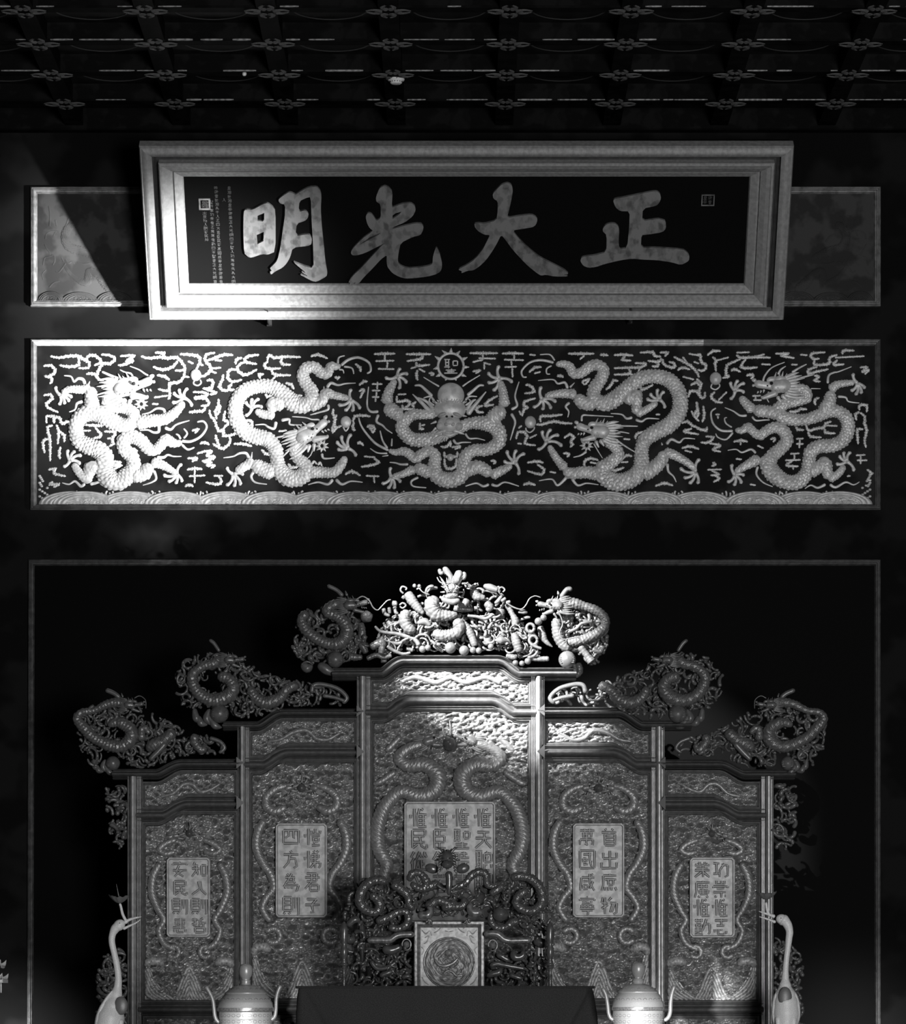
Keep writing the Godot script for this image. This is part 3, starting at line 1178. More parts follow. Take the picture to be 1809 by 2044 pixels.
func frieze_dragon(owner_: Node3D, f: Array, body: String, legs: Array, claws: Array, flames: Array, tail: Array, horns: Array) -> Node3D:
	var mat: Material = M["gilded relief"]
	var m := MB.new()
	tube(m, pp(body, f, FZ), {"half": true, "flat": 0.55, "seg": 26, "step": 0.0045, "scale": 0.20, "pitch": 0.021, "across": 5.0})
	var d := part("dragon", m, mat, owner_)
	for s in legs:
		m = MB.new()
		tube(m, pp(s, f, FZ + 0.004), {"half": true, "flat": 0.55, "seg": 16, "step": 0.0048, "scale": 0.20, "pitch": 0.019, "across": 4.0})
		part("leg", m, mat, d)
	for c in claws:
		claw(d, c[0], c[1], f, FZ, mat)
	streamers(d, "flame_tuft", flames, f, FZ, mat)
	streamers(d, "tail_plume", tail, f, FZ, mat)
	streamers(d, "horn", horns, f, FZ + 0.003, mat)
	return d


func clouds(owner_: Node3D, list: Array, f: Array) -> void:
	for s in list:
		var m := MB.new()
		for run in String(s).split("|", false):
			var pr := pp(run, f, FZ, 14.0)
			var r: PackedFloat32Array = pr[1]
			var n := r.size()
			for i in n:
				var e := float(i) / maxf(1.0, n - 1)
				r[i] *= 0.5 + 0.75 * sin(PI * clampf(0.12 + 0.76 * e, 0.0, 1.0))
			tube(m, [pr[0], r], {"half": true, "flat": 0.55, "seg": 6, "step": 0.0045, "lump": 0.34, "llen": rng.randf_range(0.015, 0.019)})
			# little curls along both edges
			var q := resample(pr[0], r, 0.021)
			for i in range(1, q[0].size() - 1):
				var t: Vector3 = (q[0][i + 1] - q[0][i - 1]).normalized()
				var sd := 1.0 if i % 2 else -1.0
				var rr: float = q[1][i]
				var c: Vector3 = q[0][i] + Vector3(-t.y, t.x, 0.0) * (sd * rr * 0.75)
				var b := m.v.size()
				ball(m, c, rr * 0.62, rr * 0.62, rr * 0.5, 6)
				for w in range(b, m.v.size()):
					m.v[w].z = maxf(m.v[w].z, FZ - 0.002)
		part("cloud", m, M["gilded relief"], owner_)


func pearl(owner_: Node3D, c: String, f: Array) -> void:
	var m := MB.new()
	var q := c.split(",")
	var p := at(f[0] + float(q[0]) * f[2], f[1] + float(q[1]) * f[2], FZ)
	var r: float = float(q[2]) * f[2] * S
	ball(m, p, r, r * 1.1, r * 0.6, 22, 0.0, 0.06, 9.0)
	settle(m)
	part("pearl", m, M["gilded relief"], owner_)


func settle(m: MB) -> void:
	# nothing reaches behind the board's face
	for i in m.v.size():
		m.v[i].z = maxf(m.v[i].z, FZ - 0.003)


func frieze() -> void:
	var o := thing("dragon_frieze", "long dark panel with five gilded relief dragons among clouds above rolling waves", "relief panel", at(909, 1018))
	var m := MB.new()
	var lo := at(70, 1012)
	var hi := at(1750, 686)
	box(m, Vector3(lo.x, lo.y, 0.0), Vector3(hi.x, hi.y, FZ))
	part("board", m, M["frieze ground"], o)
	# moulding; light from below is put into the tones: top paler, bottom and right dimmer
	var a := at(62, 1019)
	var b := at(1757, 1019)
	var c := at(1757, 679)
	var d := at(62, 679)
	var j := at(1404, 679)
	var pr := reed_profile(0.044, 0.055)
	var q := [[a, b, Vector2(1, 1), "dim moulding"], [b, c, Vector2(1, 1), "dim moulding"], [c, j, Vector2(1, 0), "old moulding"], [j, d, Vector2(0, 1), "lit moulding"], [d, a, Vector2(1, 1), "old moulding"]]
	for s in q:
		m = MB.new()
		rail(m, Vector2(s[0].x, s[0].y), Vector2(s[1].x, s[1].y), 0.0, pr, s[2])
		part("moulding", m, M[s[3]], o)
	var k := 360.0 / 1809.0
	var f1 := [70.0, 690.0, k]
	var f2 := [390.0, 690.0, k]
	var f3 := [720.0, 690.0, k]
	var f4 := [1040.0, 690.0, k]
	var f5 := [1390.0, 690.0, k]
	var g: Node3D
	g = frieze_dragon(o, f1, "760,480,55 720,560,52 790,620,50 900,625,55 985,680,60 975,770,65 880,800,70 760,750,80 640,680,85 520,680,80 440,740,75 410,840,70 440,950,74 540,1010,80 640,1050,85 700,1130,90 690,1230,90 740,1330,95 830,1370,80 920,1310,85 985,1220,70 975,1120,66 900,1040,66 890,950,68 980,915,66 1070,960,62 1130,1030,58 1200,1050,52 1260,1000,52 1310,940,52 1370,970,50 1430,980,36 1470,955,22",
		["580,650,85 560,500,62 570,410,50", "560,425,52 460,440,42 340,440,35 270,490,32", "1000,780,75 1150,755,62 1290,740,55 1380,690,50 1450,620,40 1490,560,30", "620,1270,90 560,1220,65 520,1330,50 440,1270,40 380,1180,32", "960,1300,80 1090,1290,65 1150,1180,62", "1160,1170,58 1260,1190,45 1370,1250,32 1420,1290,26"],
		[["255,500", "200,405 240,600 300,590 350,560 378,515"], ["1490,520", "1380,470 1440,430 1530,420 1370,575 1580,610"], ["350,1150", "325,1040 400,1050 470,1095 460,1185 280,1220"], ["1420,1290", "1470,1180 1280,1300 1330,1370 1410,1390 1480,1370"]],
		["500,390,20 480,340 430,330 390,360 360,310 290,300,6", "480,560,18 420,580 400,640 340,665,6", "1300,690,16 1290,640 1220,630 1150,670 1070,690,6", "1300,820,18 1360,840 1420,790 1550,750,6", "1240,800,18 1240,860 1190,870 1130,845 1050,850,6", "500,1380,18 460,1410 400,1360 340,1390 270,1375,5", "550,1390,18 600,1380 650,1370 690,1410 740,1420,5", "1220,1120,18 1290,1120 1330,1095 1390,1110 1470,1110,5", "1190,1250,16 1215,1330 1170,1370 1080,1400,5", "530,400,14 550,355,4"],
		["1470,955,16 1560,960 1660,910 1720,820 1690,760 1625,765,9", "1490,930,12 1525,880 1490,830,8", "1460,940,12 1440,900 1410,885,8", "1470,990,14 1530,1040 1600,1020,8"],
		["840,330,15 760,300 670,260,11", "800,440,14 700,470 600,500,6", "1150,380,12 1160,320 1100,280 1040,240 950,205,5", "980,320,12 960,280 900,265 850,240,5", "1040,520,10 960,545 935,590,6"])
	dragon_head(g, Vector2(915, 425), -0.12, 1.0, 320.0, f1, FZ + 0.012, M["gilded relief"])
	g = frieze_dragon(o, f2, "1040,960,60 995,1040,50 1020,1120,55 1095,1190,62 1110,1270,76 1030,1330,80 920,1320,85 840,1240,80 820,1140,66 800,1030,70 720,940,74 600,910,76 500,860,78 420,750,76 400,640,72 430,530,70 500,450,70 620,410,66 750,410,68 860,470,76 960,560,85 1060,600,80 1150,560,70 1165,460,66 1110,380,60 1080,300,60 1110,230,58 1190,215,55 1260,270,52 1320,280,50 1360,210,45 1410,210,35 1460,200,22",
		["900,600,80 780,580,62 790,670,50", "800,690,55 690,690,42 600,650,30", "1130,620,60 1260,560,55 1310,480,52 1400,500,38 1540,530,28", "800,1290,80 640,1220,70 570,1160,60", "590,1150,60 500,1210,45 400,1260,32", "1130,1270,65 1250,1270,55 1390,1270,50 1460,1200,45 1510,1110,28"],
		[["570,620", "500,560 570,525 640,525 680,615 500,710"], ["1560,550", "1560,430 1430,600 1500,660 1580,665 1660,635"], ["380,1290", "310,1215 490,1290 310,1410 390,1420 460,1400"], ["1530,1030", "1460,900 1560,880 1410,960 1420,1040 1620,1110"]],
		["1320,420,18 1360,375 1430,395 1510,380 1610,375,5", "1330,590,16 1330,640 1240,670 1150,695,5", "810,760,18 790,830 730,815 690,790 600,795,5", "860,750,18 940,740 950,790 1070,795,5", "540,1140,18 510,1080 440,1080 380,1110 280,1125,5", "600,1250,18 560,1310 600,1370 720,1390,5", "1380,1340,18 1330,1390 1230,1370 1130,1395,5", "1410,1340,18 1470,1390 1560,1360 1680,1370,5", "560,1130,12 570,1065,4", "1290,450,12 1290,405,4", "1170,1190,14 1190,1160 1220,1190,8", "1230,1200,14 1250,1170 1270,1210,8"],
		["1460,200,16 1540,140 1640,120 1740,170 1760,250 1720,280,10", "1430,180,12 1440,120 1500,100,6", "1490,210,12 1570,225 1590,285,6", "1440,240,10 1480,245 1490,280,5"],
		["990,890,14 900,905 810,920,8", "990,1000,12 920,1070 840,1150,5", "970,940,14 920,975 870,990,5", "1245,790,10 1240,745 1170,740 1100,720 970,712,5", "1190,1000,8 1160,1090 1120,1135,4", "1270,1080,16 1290,1130 1400,1125,5", "1250,900,8 1260,950 1240,990,5"])
	dragon_head(g, Vector2(1120, 895), -0.45, 1.0, 290.0, f2, FZ + 0.012, M["gilded relief"])
	g = frieze_dragon(o, f3, "760,690,40 650,690,46 520,695,55 430,770,62 425,850,66 510,935,66 650,945,66 780,910,66 900,850,62 1000,820,55 1100,780,56 1250,780,70 1370,840,72 1390,960,66 1280,1040,60 1140,1050,58 1055,1110,64 1030,1220,62 1000,1310,72 890,1350,76 770,1310,72 740,1200,62 750,1110,55 690,1060,52 610,1090,50 550,1130,46 480,1080,45 430,1060,42 350,1070,30 280,1050,20",
		["420,720,62 300,640,72 240,600,66", "260,590,70 280,470,48 350,340,28", "1280,770,80 1380,680,75 1440,620,62", "1445,620,62 1430,480,44 1400,350,28", "720,1290,66 600,1240,58 530,1230,50", "550,1230,52 420,1290,34 320,1310,22", "1030,1280,60 1150,1220,68 1240,1240,60 1300,1310,52", "1300,1310,54 1400,1260,46 1520,1200,28"],
		[["370,310", "240,325 400,220 480,280 470,375 390,440"], ["1390,330", "1270,270 1385,195 1530,365 1270,375 1330,460"], ["310,1320", "300,1215 210,1390 275,1440 340,1440 410,1370"], ["1550,1170", "1430,1160 1460,1050 1560,1040 1650,1075 1590,1300"]],
		["180,660,16 100,660 65,590 80,410,6", "180,690,16 160,760 220,800 260,840 320,880,5", "1510,640,16 1570,600 1550,500 1590,360,6", "1510,680,16 1550,760 1530,850 1500,950,5", "480,1190,14 400,1190 350,1175 290,1170,5", "580,1320,14 510,1360 530,1410 660,1425,6", "1290,1390,16 1230,1410 1160,1380 1050,1410,6", "1310,1390,16 1370,1405 1450,1370 1590,1410,6", "930,940,16 960,980 1020,970 1110,970,5", "1050,880,12 1090,930 1170,930 1250,950,5"],
		["280,1050,14 150,980 50,870 0,790 -20,720,8", "270,1030,12 220,950 195,850,7", "310,1010,10 315,930,7", "270,1080,10 170,1075 95,1030,5", "280,1100,8 215,1110,4"],
		["720,510,18 660,450 600,400 540,400,10", "1070,500,18 1130,450 1190,400 1240,400,10", "740,560,14 700,510 630,525,6", "1050,550,14 1090,510 1170,510,6", "720,690,30 620,580 520,485,6", "740,650,22 660,560 570,520,6", "1070,690,30 1160,580 1260,460,6", "1060,650,22 1120,560 1160,540,6", "790,410,10 720,370 630,315,5", "1020,410,10 1090,360 1200,295,5", "740,600,10 690,560 700,520,6", "1050,600,10 1100,560 1080,530,6"])
	front_head(g, f3)
	g = frieze_dragon(o, f4, "850,950,52 945,1020,52 975,1100,58 890,1180,66 820,1240,76 845,1320,82 960,1370,85 1100,1340,85 1190,1260,80 1210,1160,72 1210,1050,66 1245,945,70 1350,870,76 1480,800,78 1570,700,78 1600,580,74 1575,450,74 1490,350,72 1370,310,68 1230,320,68 1120,380,72 1020,470,76 920,550,80 820,580,74 735,520,66 740,430,64 800,340,60 830,250,56 770,195,54 690,210,52 610,270,50 530,280,46 490,215,45 430,185,36 350,190,22",
		["760,590,70 620,570,64 560,490,56", "560,490,56 450,480,45 320,490,36 240,520,28", "1030,560,70 1150,500,62 1160,600,50 1150,690,46", "1150,690,46 1260,640,36 1370,570,26", "790,1290,75 650,1270,60 500,1280,55 440,1230,48", "450,1240,52 350,1120,38 280,1000,26", "1200,1300,90 1330,1230,70 1420,1130,62 1400,1060,60", "1430,1070,58 1520,1090,46 1650,1160,38 1750,1240,28"],
		[["210,540", "200,405 120,625 220,650 310,635 360,560"], ["1390,540", "1255,535 1290,480 1370,430 1440,455 1450,630"], ["260,960", "210,850 300,830 385,890 420,1005 165,1050"], ["1750,1270", "1790,1130 1590,1230 1630,1330 1690,1390 1780,1390"]],
		["470,430,16 440,370 370,380 320,340 170,350,5", "490,570,16 450,610 480,660 470,720,5", "1120,720,16 1060,730 1010,690 900,680,5", "1150,740,16 1210,760 1270,730 1390,735,5", "1460,990,18 1510,940 1590,970 1640,930 1750,935,5", "1470,1180,16 1480,1260 1530,1310 1560,1370,5", "460,1320,16 370,1400 310,1340 180,1355,5", "510,1330,16 570,1400 660,1380 780,1395,5", "490,420,12 540,370,4", "1420,1000,12 1410,970,4"],
		["330,170,14 200,145 90,170 10,250 20,310 60,315,8", "340,150,10 290,90 190,90,6", "310,200,10 260,230 260,280 295,285,6"],
		["890,810,12 1020,805 1175,808,6", "950,940,12 1050,1010 1150,1070,5", "960,880,12 1000,865 1090,880,5", "610,760,12 620,700 700,700 800,705 930,712,4", "730,980,8 770,1050 820,1130,4", "660,1060,14 600,1100 525,1120,5", "690,930,8 650,960 640,1000,5"])
	dragon_head(g, Vector2(780, 855), -0.05, -1.0, 270.0, f4, FZ + 0.012, M["gilded relief"])
	g = frieze_dragon(o, f5, "900,440,45 1000,430,50 1090,450,52 1110,520,50 1020,560,46 900,580,55 820,640,60 860,710,62 960,740,60 1100,740,56 1230,700,60 1330,660,60 1430,665,62 1505,730,66 1525,830,66 1480,940,66 1370,1000,66 1240,1010,66 1155,1060,66 1130,1160,62 1110,1270,66 1030,1360,72 920,1370,72 800,1310,82 730,1210,85 760,1110,66 850,1030,62 910,950,62 880,860,60 800,820,56 710,850,50 640,900,46 570,860,42 520,815,42 460,850,34 390,845,22",
		["880,690,70 700,660,62 570,650,56", "580,660,56 500,580,45 440,510,30", "1240,680,60 1330,580,66 1350,450,50", "1340,450,52 1400,400,42 1470,380,35 1590,370,25", "720,1200,80 660,1110,62", "640,1120,60 580,1160,52 470,1220,38 390,1270,28", "1120,1290,65 1230,1220,60 1300,1180,58 1320,1340,50", "1320,1340,50 1420,1290,38 1490,1200,28"],
		[["390,450", "340,360 420,340 490,370 490,470 340,545"], ["1620,380", "1570,275 1700,430 1660,485 1600,500 1550,460"], ["390,1300", "355,1185 490,1300 460,1385 380,1410 310,1375"], ["1510,1160", "1400,1190 1430,1100 1480,1060 1550,1060 1590,1260"]],
		["1320,380,14 1330,300 1380,270 1430,260 1560,210,5", "1420,510,14 1500,520 1530,560 1640,575,5", "510,700,14 440,700 370,655 285,620,5", "560,710,12 600,750 690,745 740,745,5", "600,1080,14 550,1040 460,1070 400,1040 315,1050,5", "620,1210,14 605,1290 670,1370 770,1415,5", "1300,1390,16 1220,1425 1150,1400 1090,1435,5", "1340,1390,16 1400,1420 1500,1370 1580,1395 1640,1365,5"],
		["370,855,14 250,850 170,780 150,670 200,625,8", "360,820,10 300,780 285,730 310,720,6", "370,870,12 300,940 220,920 195,880,6"],
		["960,270,14 1040,220 1110,185,6", "980,350,16 1060,320 1180,290,6", "820,290,14 850,240 900,205,5", "670,360,12 690,300 760,220 890,165,5", "1150,430,6 1250,432,4", "730,460,10 710,520 730,570,5"])
	dragon_head(g, Vector2(830, 400), 0.1, -1.0, 290.0, f5, FZ + 0.012, M["gilded relief"])
	# flaming beard tufts in front of the side dragons' jaws
	for t in [[f1, 1065, 585], [f2, 1270, 1005], [f4, 660, 1000]]:
		m = MB.new()
		for n in 9:
			var an := TAU * n / 9.0 + 0.3
			tube(m, pp("%f,%f,22 %f,%f,3" % [t[1] + cos(an) * 15.0, t[2] + sin(an) * 18.0, t[1] + cos(an) * 72.0, t[2] + sin(an) * 66.0], t[0], FZ), {"half": true, "flat": 0.6, "seg": 6, "step": 0.008})
		part("flame", m, M["gilded relief"], o)
	# clouds
	clouds(o, ["150,105 240,120 330,105 430,105 490,140 540,170 530,220 430,225|430,110 435,190 340,210 240,195|520,150 530,105 600,100 660,160 590,200", "660,90 740,95 800,130 750,180 680,180 630,260 620,320 690,360 700,400 665,430|630,300 570,280 510,285", "850,105 990,100 920,150 980,150 890,190 830,195", "1060,105 1140,125 1250,115 1330,125 1420,120 1480,180 1500,240 1400,250|1200,70 1290,75 1275,110|1430,150 1380,210 1280,240 1180,210|1500,250 1490,310 1440,365 1350,380 1340,450 1230,435|1490,310 1550,315|1220,295 1300,310 1350,350|1340,400 1350,500 1330,540|1190,520 1330,500",
		"80,205 160,200 200,260 130,310 90,300|140,310 170,340 145,385", "80,500 150,490 170,530 115,580 130,620 235,670", "100,710 180,710 190,780|110,710 115,780|190,780 190,730 240,720 270,780 330,760 345,800|210,790 235,860 225,990|240,860 290,900 290,970|180,800 125,820 145,930 150,1020 150,1160|145,930 85,950 80,1000 95,1080", "255,1010 240,1080 250,1140", "130,1245 200,1235 190,1280 310,1310", "180,1360 150,1390 235,1390 180,1420", "500,795 600,800 660,800 680,770|600,820 660,900 580,930|470,855 560,850", "690,860 800,870 770,940 785,980 740,1010|720,930 780,930", "980,1025 1030,1060", "780,1160 850,1170 790,1200 860,1200 780,1240", "1170,585 1240,585", "1570,855 1630,840 1600,880", "1650,985 1700,970 1750,995", "1620,1085 1700,1060 1770,1060 1720,1100 1800,1120 1690,1160 1760,1170 1720,1200 1800,1200 1760,1230", "1525,1130 1620,1130 1570,1165", "1520,1245 1600,1230 1680,1240|1600,1240 1600,1380|1540,1310 1710,1300", "1500,1415 1545,1395 1590,1415", "1580,465 1700,470 1720,500 1600,525 1710,530 1740,590 1660,605|1700,600 1690,650 1600,660 1540,670", "1450,85 1550,90 1640,110 1650,170 1610,240|1530,155 1590,180|1690,200 1650,180"], f1)
	clouds(o, ["200,70 110,90 100,150 150,210 140,260 90,300 40,310|120,150 200,120 290,90 380,95|190,145 270,150|150,230 260,220|150,255 215,275", "110,350 170,350 160,420 70,430|80,430 200,470 140,490", "640,90 520,110 500,160 620,185|500,160 440,190 420,240 480,290 540,280 620,235|470,120 410,140 405,190|420,240 340,245 325,320 370,360 470,340|370,380 340,410 340,440 400,440|340,440 290,450 240,410 270,340 280,285", "230,530 230,600 200,660 215,740|250,590 240,640 220,700|140,640 150,700 190,750 230,850 280,850 280,900 340,900 400,880 400,850|300,650 285,740 330,770 270,840|340,910 345,970 280,1030 220,1010 170,980|200,890 215,950 245,1010", "380,985 480,985 570,1010", "720,150 740,95 790,120 900,110 1060,115|870,110 865,180 960,190|730,150 690,200 740,230 860,225|760,240 800,290 960,295|810,300 770,340|690,285 640,290 650,330", "900,375 960,390 990,440", "1020,500 1075,500", "1155,110 1230,90 1330,130", "1395,310 1425,325 1455,310", "1600,180 1650,220 1660,265", "1640,400 1690,360 1730,360|1640,460 1690,440 1650,530", "1385,630 1380,680 1400,740 1390,800 1420,820 1470,800|1420,690 1400,730|1370,810 1380,860 1420,820", "1580,770 1600,710 1680,700 1760,710|1590,760 1580,830 1610,850", "830,860 920,850", "500,760 550,750 570,790 560,830", "1625,990 1650,970 1690,1005", "1730,795 1760,830 1800,810|1760,830 1780,880", "1500,1295 1570,1260 1660,1305|1570,1240 1580,1290", "180,1305 280,1305|230,1310 260,1360 220,1390 100,1370", "660,1040 700,1080 760,1100", "700,480 720,510 770,500", "930,1180 960,1220 1030,1215"], f2)
	clouds(o, ["130,85 240,80 350,80|240,85 245,150|145,155 340,150|270,160 265,225|170,232 340,235", "450,85 590,85 710,85|610,95 610,130 460,155|560,160 570,200 700,190|560,210 500,230|580,230 650,265|570,240 560,300 575,350", "680,275 730,280 700,300", "1090,75 1230,75 1380,75|1220,85 1230,120|1180,125 1360,130|1230,140 1120,165|1230,170 1310,190|1240,180 1240,240", "1415,80 1520,75 1640,80|1540,85 1540,140|1435,140 1640,145|1510,150 1515,200|1440,215 1570,210|1520,220 1525,320", "1120,260 1190,250 1150,280", "1690,90 1760,95", "110,385 220,385|170,360 165,440|110,450 200,450|160,460 155,510|110,515 190,515|150,520 148,565", "370,490 460,485|365,500 370,560 470,550 490,590 440,620|420,590 430,630 550,635|560,560 520,590 540,620", "1380,500 1290,550 1250,600 1340,590|1230,600 1170,620 1170,660 1240,670", "60,820 100,800 140,830 120,880", "595,770 600,830 640,835|650,790 610,800", "30,1110 150,1120|130,1130 180,1170 100,1200 0,1215", "50,1305 190,1310|130,1300 140,1380", "1300,1155 1350,1160 1330,1190", "1630,1395 1690,1380 1750,1400", "1650,395 1700,400 1740,460 1640,480", "1760,525 1650,560 1640,600 1690,620|1690,620 1640,640 1620,710|1590,650 1610,700", "1580,830 1620,800|1560,940 1580,870 1640,870 1670,910 1650,980 1760,1000|1570,980 1620,985|1690,930 1770,890", "840,1060 850,1110 960,1110 970,1060|840,1130 850,1210 890,1235 950,1210 960,1130", "900,1020 900,970 860,1015 800,1010|910,1020 1000,1010 940,1040"], f3)
	clouds(o, ["150,790 210,790 330,760 420,775 520,780|200,770 200,710 300,705 420,690", "470,80 600,80 740,80|640,95 590,140", "790,95 830,90 880,100", "930,95 1030,90 1130,100|1050,105 1020,140 1110,150", "1190,70 1320,65 1340,100 1410,110|1390,70 1470,70 1440,110|1410,120 1380,160 1270,150|1420,130 1440,190 1530,220 1540,180 1480,160|1380,170 1370,205 1310,205", "1140,175 1250,180 1200,215 1080,220 930,225|1080,230 1090,280 930,290|1190,220 1180,260|1090,285 1130,290", "850,445 900,400 930,350 980,355", "610,360 680,340 640,395|610,360 640,395", "80,270 140,220 210,215|130,280 200,260", "360,310 395,300 430,320", "430,930 490,890 530,920 500,960 520,990 490,1020", "420,1080 480,1085 460,1120", "60,1175 160,1160 230,1175|160,1190 230,1240 200,1290 60,1255", "285,1265 355,1275", "20,1400 80,1380 150,1400", "1025,935 1100,940", "1120,1110 1060,1100 1020,1140|1080,1165 1000,1170", "900,1240 950,1250 1040,1220", "1200,400 1220,440 1330,390", "1350,690 1400,690", "1150,940 1160,890 1230,860", "1530,110 1610,150 1700,200 1760,260 1790,320|1620,110 1660,160|1570,250 1620,220 1700,240|1620,310 1740,340|1700,400 1760,370 1800,410", "1680,80 1800,100|1730,160 1790,180", "1680,520 1700,460 1760,460 1800,510", "1765,560 1770,640 1740,700 1790,760|1710,650 1730,700", "1610,780 1670,760 1720,800 1800,830|1720,830 1640,860 1790,890", "1610,1030 1700,1010 1790,1040|1640,1050 1720,1070", "1345,1410 1440,1380 1530,1405|1440,1360 1440,1400", "640,1220 640,1160 700,1130 780,1150|690,1170 760,1180"], f4)
	clouds(o, ["110,100 170,55 250,55|160,110 200,150 190,180 200,260|200,150 330,115", "400,70 540,65|400,90 450,120 590,115 750,120|590,110 690,85|450,130 360,170 310,200 300,290 330,310 260,325|500,130 450,210 520,225 620,215", "350,260 380,235 450,265", "500,305 540,290 575,300 545,335", "650,185 750,190", "790,80 920,80 860,100 990,125", "1040,90 1120,95", "950,190 1020,190", "1300,65 1160,80 1170,130 1240,130|1190,140 1190,190 1330,180 1340,120 1420,90|1390,120 1690,105|1470,90 1480,50 1590,50|1420,140 1380,190 1490,185", "1640,220 1710,215 1670,260 1730,240 1690,290", "1220,210 1130,240 1130,280 1210,260 1330,235", "1180,300 1230,310 1190,350 1250,360", "310,460 220,550|190,460 150,510 200,560 270,570", "560,505 650,500|600,510 590,540|570,545 660,545", "1200,600 1190,545 1240,520", "930,660 1000,660 1050,635 1115,640", "190,690 240,690|215,700 220,735", "1640,650 1640,600 1710,600 1710,670|1640,660 1600,690 1610,750|1640,670 1690,710 1690,780 1710,850 1690,950 1705,1025|1680,840 1620,840 1620,920 1625,990", "1000,810 1020,840 1085,845", "1100,790 1130,850 1210,830 1280,820 1300,780 1360,760|1300,800 1420,805|1290,830 1300,870 1400,880|1120,860 1150,910 1260,920", "90,910 170,920 120,970 40,970|130,980 240,1000 170,1040 250,1065", "370,965 450,950 520,965|445,960 445,1000", "740,940 790,930 770,970", "610,1000 680,1030", "1000,935 1080,930|1040,940 1035,1030|1000,985 1080,985", "940,1085 1040,1080|985,1090 985,1140|890,1150 1050,1145|970,1150 910,1200 1030,1210|970,1210 975,1245", "395,1135 460,1140", "160,1170 190,1190 150,1210|110,1245 260,1240|150,1250 220,1290 140,1300|180,1300 230,1330 170,1370", "535,1390 600,1400", "1600,1100 1700,1095|1650,1100 1650,1190|1610,1150 1720,1150", "1710,1240 1760,1280 1730,1300", "1710,1350 1760,1350", "1690,1400 1740,1410", "1510,1310 1550,1305", "0,100 40,90 50,160 100,200 70,250 10,240", "0,330 50,380 30,450 40,510 80,520 90,460", "70,600 80,700 60,770", "0,560 20,680 0,730", "0,830 50,840 100,850 110,810"], f5)
	# pearls, the little beast, the flaming disc with its character
	for p in [[f1, "1612,295,55"], [f2, "1510,765,55"], [f4, "95,768,58"], [f5, "195,330,60"], [f3, "900,1120,34"]]:
		pearl(o, p[1], p[0])
	for p in [[f1, "1600,345,8 1590,380 1630,400 1665,375 1655,340,8"], [f2, "1480,800,8 1490,830 1510,855 1535,825 1540,800,8"], [f4, "50,820,8 55,850 90,870 130,840 135,810,8"], [f5, "160,380,8 150,420 195,440 235,410 230,380,8"]]:
		m = MB.new()
		tube(m, pp(p[1], p[0], FZ), {"half": true, "flat": 0.6, "seg": 6, "step": 0.007})
		part("ribbon", m, M["gilded relief"], o)
	m = MB.new()
	var ring := ""
	for n in 25:
		var an := TAU * n / 24.0
		ring += "%f,%f,13 " % [905.0 + cos(an) * 128.0, 205.0 + sin(an) * 128.0]
	tube(m, pp(ring, f3, FZ), {"half": true, "flat": 0.6, "seg": 7, "step": 0.01, "blunt": 0.01})
	var disc := part("sun_disc", m, M["gilded relief"], o)
	for w in ["815,45 870,90", "910,22 905,75", "1000,50 960,95", "1075,115 1020,140", "1092,215 1030,215", "1062,310 1010,290", "960,352 950,325", "850,352 860,325", "755,310 800,290", "728,235 780,220", "742,105 795,140"]:
		var t: PackedStringArray = w.split(" ")
		m = MB.new()
		tube(m, pp(t[1] + ",26 " + t[0] + ",4", f3, FZ), {"half": true, "flat": 0.5, "seg": 6, "step": 0.006, "lump": 0.3, "llen": 0.014})
		part("flame", m, M["gilded relief"], disc)
	m = MB.new()
	var ga := at(f3[0] + 838.0 * k, f3[1] + 138.0 * k, FZ)
	var gb := at(f3[0] + 972.0 * k, f3[1] + 275.0 * k, FZ)
	glyph(m, "聖", Vector2(ga.x, ga.y), Vector2(gb.x, gb.y), FZ, 0.0052, 0.005, 5)
	part("character", m, M["gilded relief"], disc)
	# the sea: overlapping humps, nearest the middle lie on top
	var humps := [120.0, 168.0, 261.0, 352.0, 452.0, 545.0, 638.0, 712.0, 765.0, 830.0, 901.0, 966.0, 1040.0, 1117.0, 1209.0, 1304.0, 1398.0, 1509.0, 1607.0, 1697.0]
	for i in humps.size():
		m = MB.new()
		var near: float = 1.0 - absf(humps[i] - 901.0) / 850.0
		var rx: float = 66.0 if absf(humps[i] - 901.0) > 160.0 else 60.0
		wave(m, [0.0, 0.0, 1.0], clampf(humps[i], 77.0 + rx, 1742.0 - rx), 1007.0, rx, 27.0, FZ + 0.022 * near + (0.004 if i % 2 else 0.0), 1.0)
		part("wave", m, M["gilded waves"], o)
		if i > 0:
			m = MB.new()
			var x: float = (humps[i] + humps[i - 1]) * 0.5
			for n in 4:
				var sx: float = x - 10.0 + n * 7.0
				var sy := 986.0 - 3.0 * (n % 2)
				tube(m, pp("%f,%f,2.2 %f,%f,2 %f,%f,2.6" % [sx, sy + 8.0, sx + rng.randf_range(-2.0, 2.0), sy, sx + rng.randf_range(-4.0, 4.0), sy - 3.0], [0.0, 0.0, 1.0], FZ), {"half": true, "seg": 6, "step": 0.006})
			part("spray", m, M["gilded relief"], o)
	for e in [[74.0, 1.0], [1742.0, -1.0]]:
		m = MB.new()
		for n in 16:
			var x: float = e[0] + e[1] * (5.0 + (n % 4) * 5.0 * (1.0 if n > 6 else 0.4))
			var y: float = 950.0 + n * 3.4
			ball(m, at(x, y, FZ), 0.012, 0.010, 0.008, 8)
		settle(m)
		part("spray", m, M["gilded relief"], o)


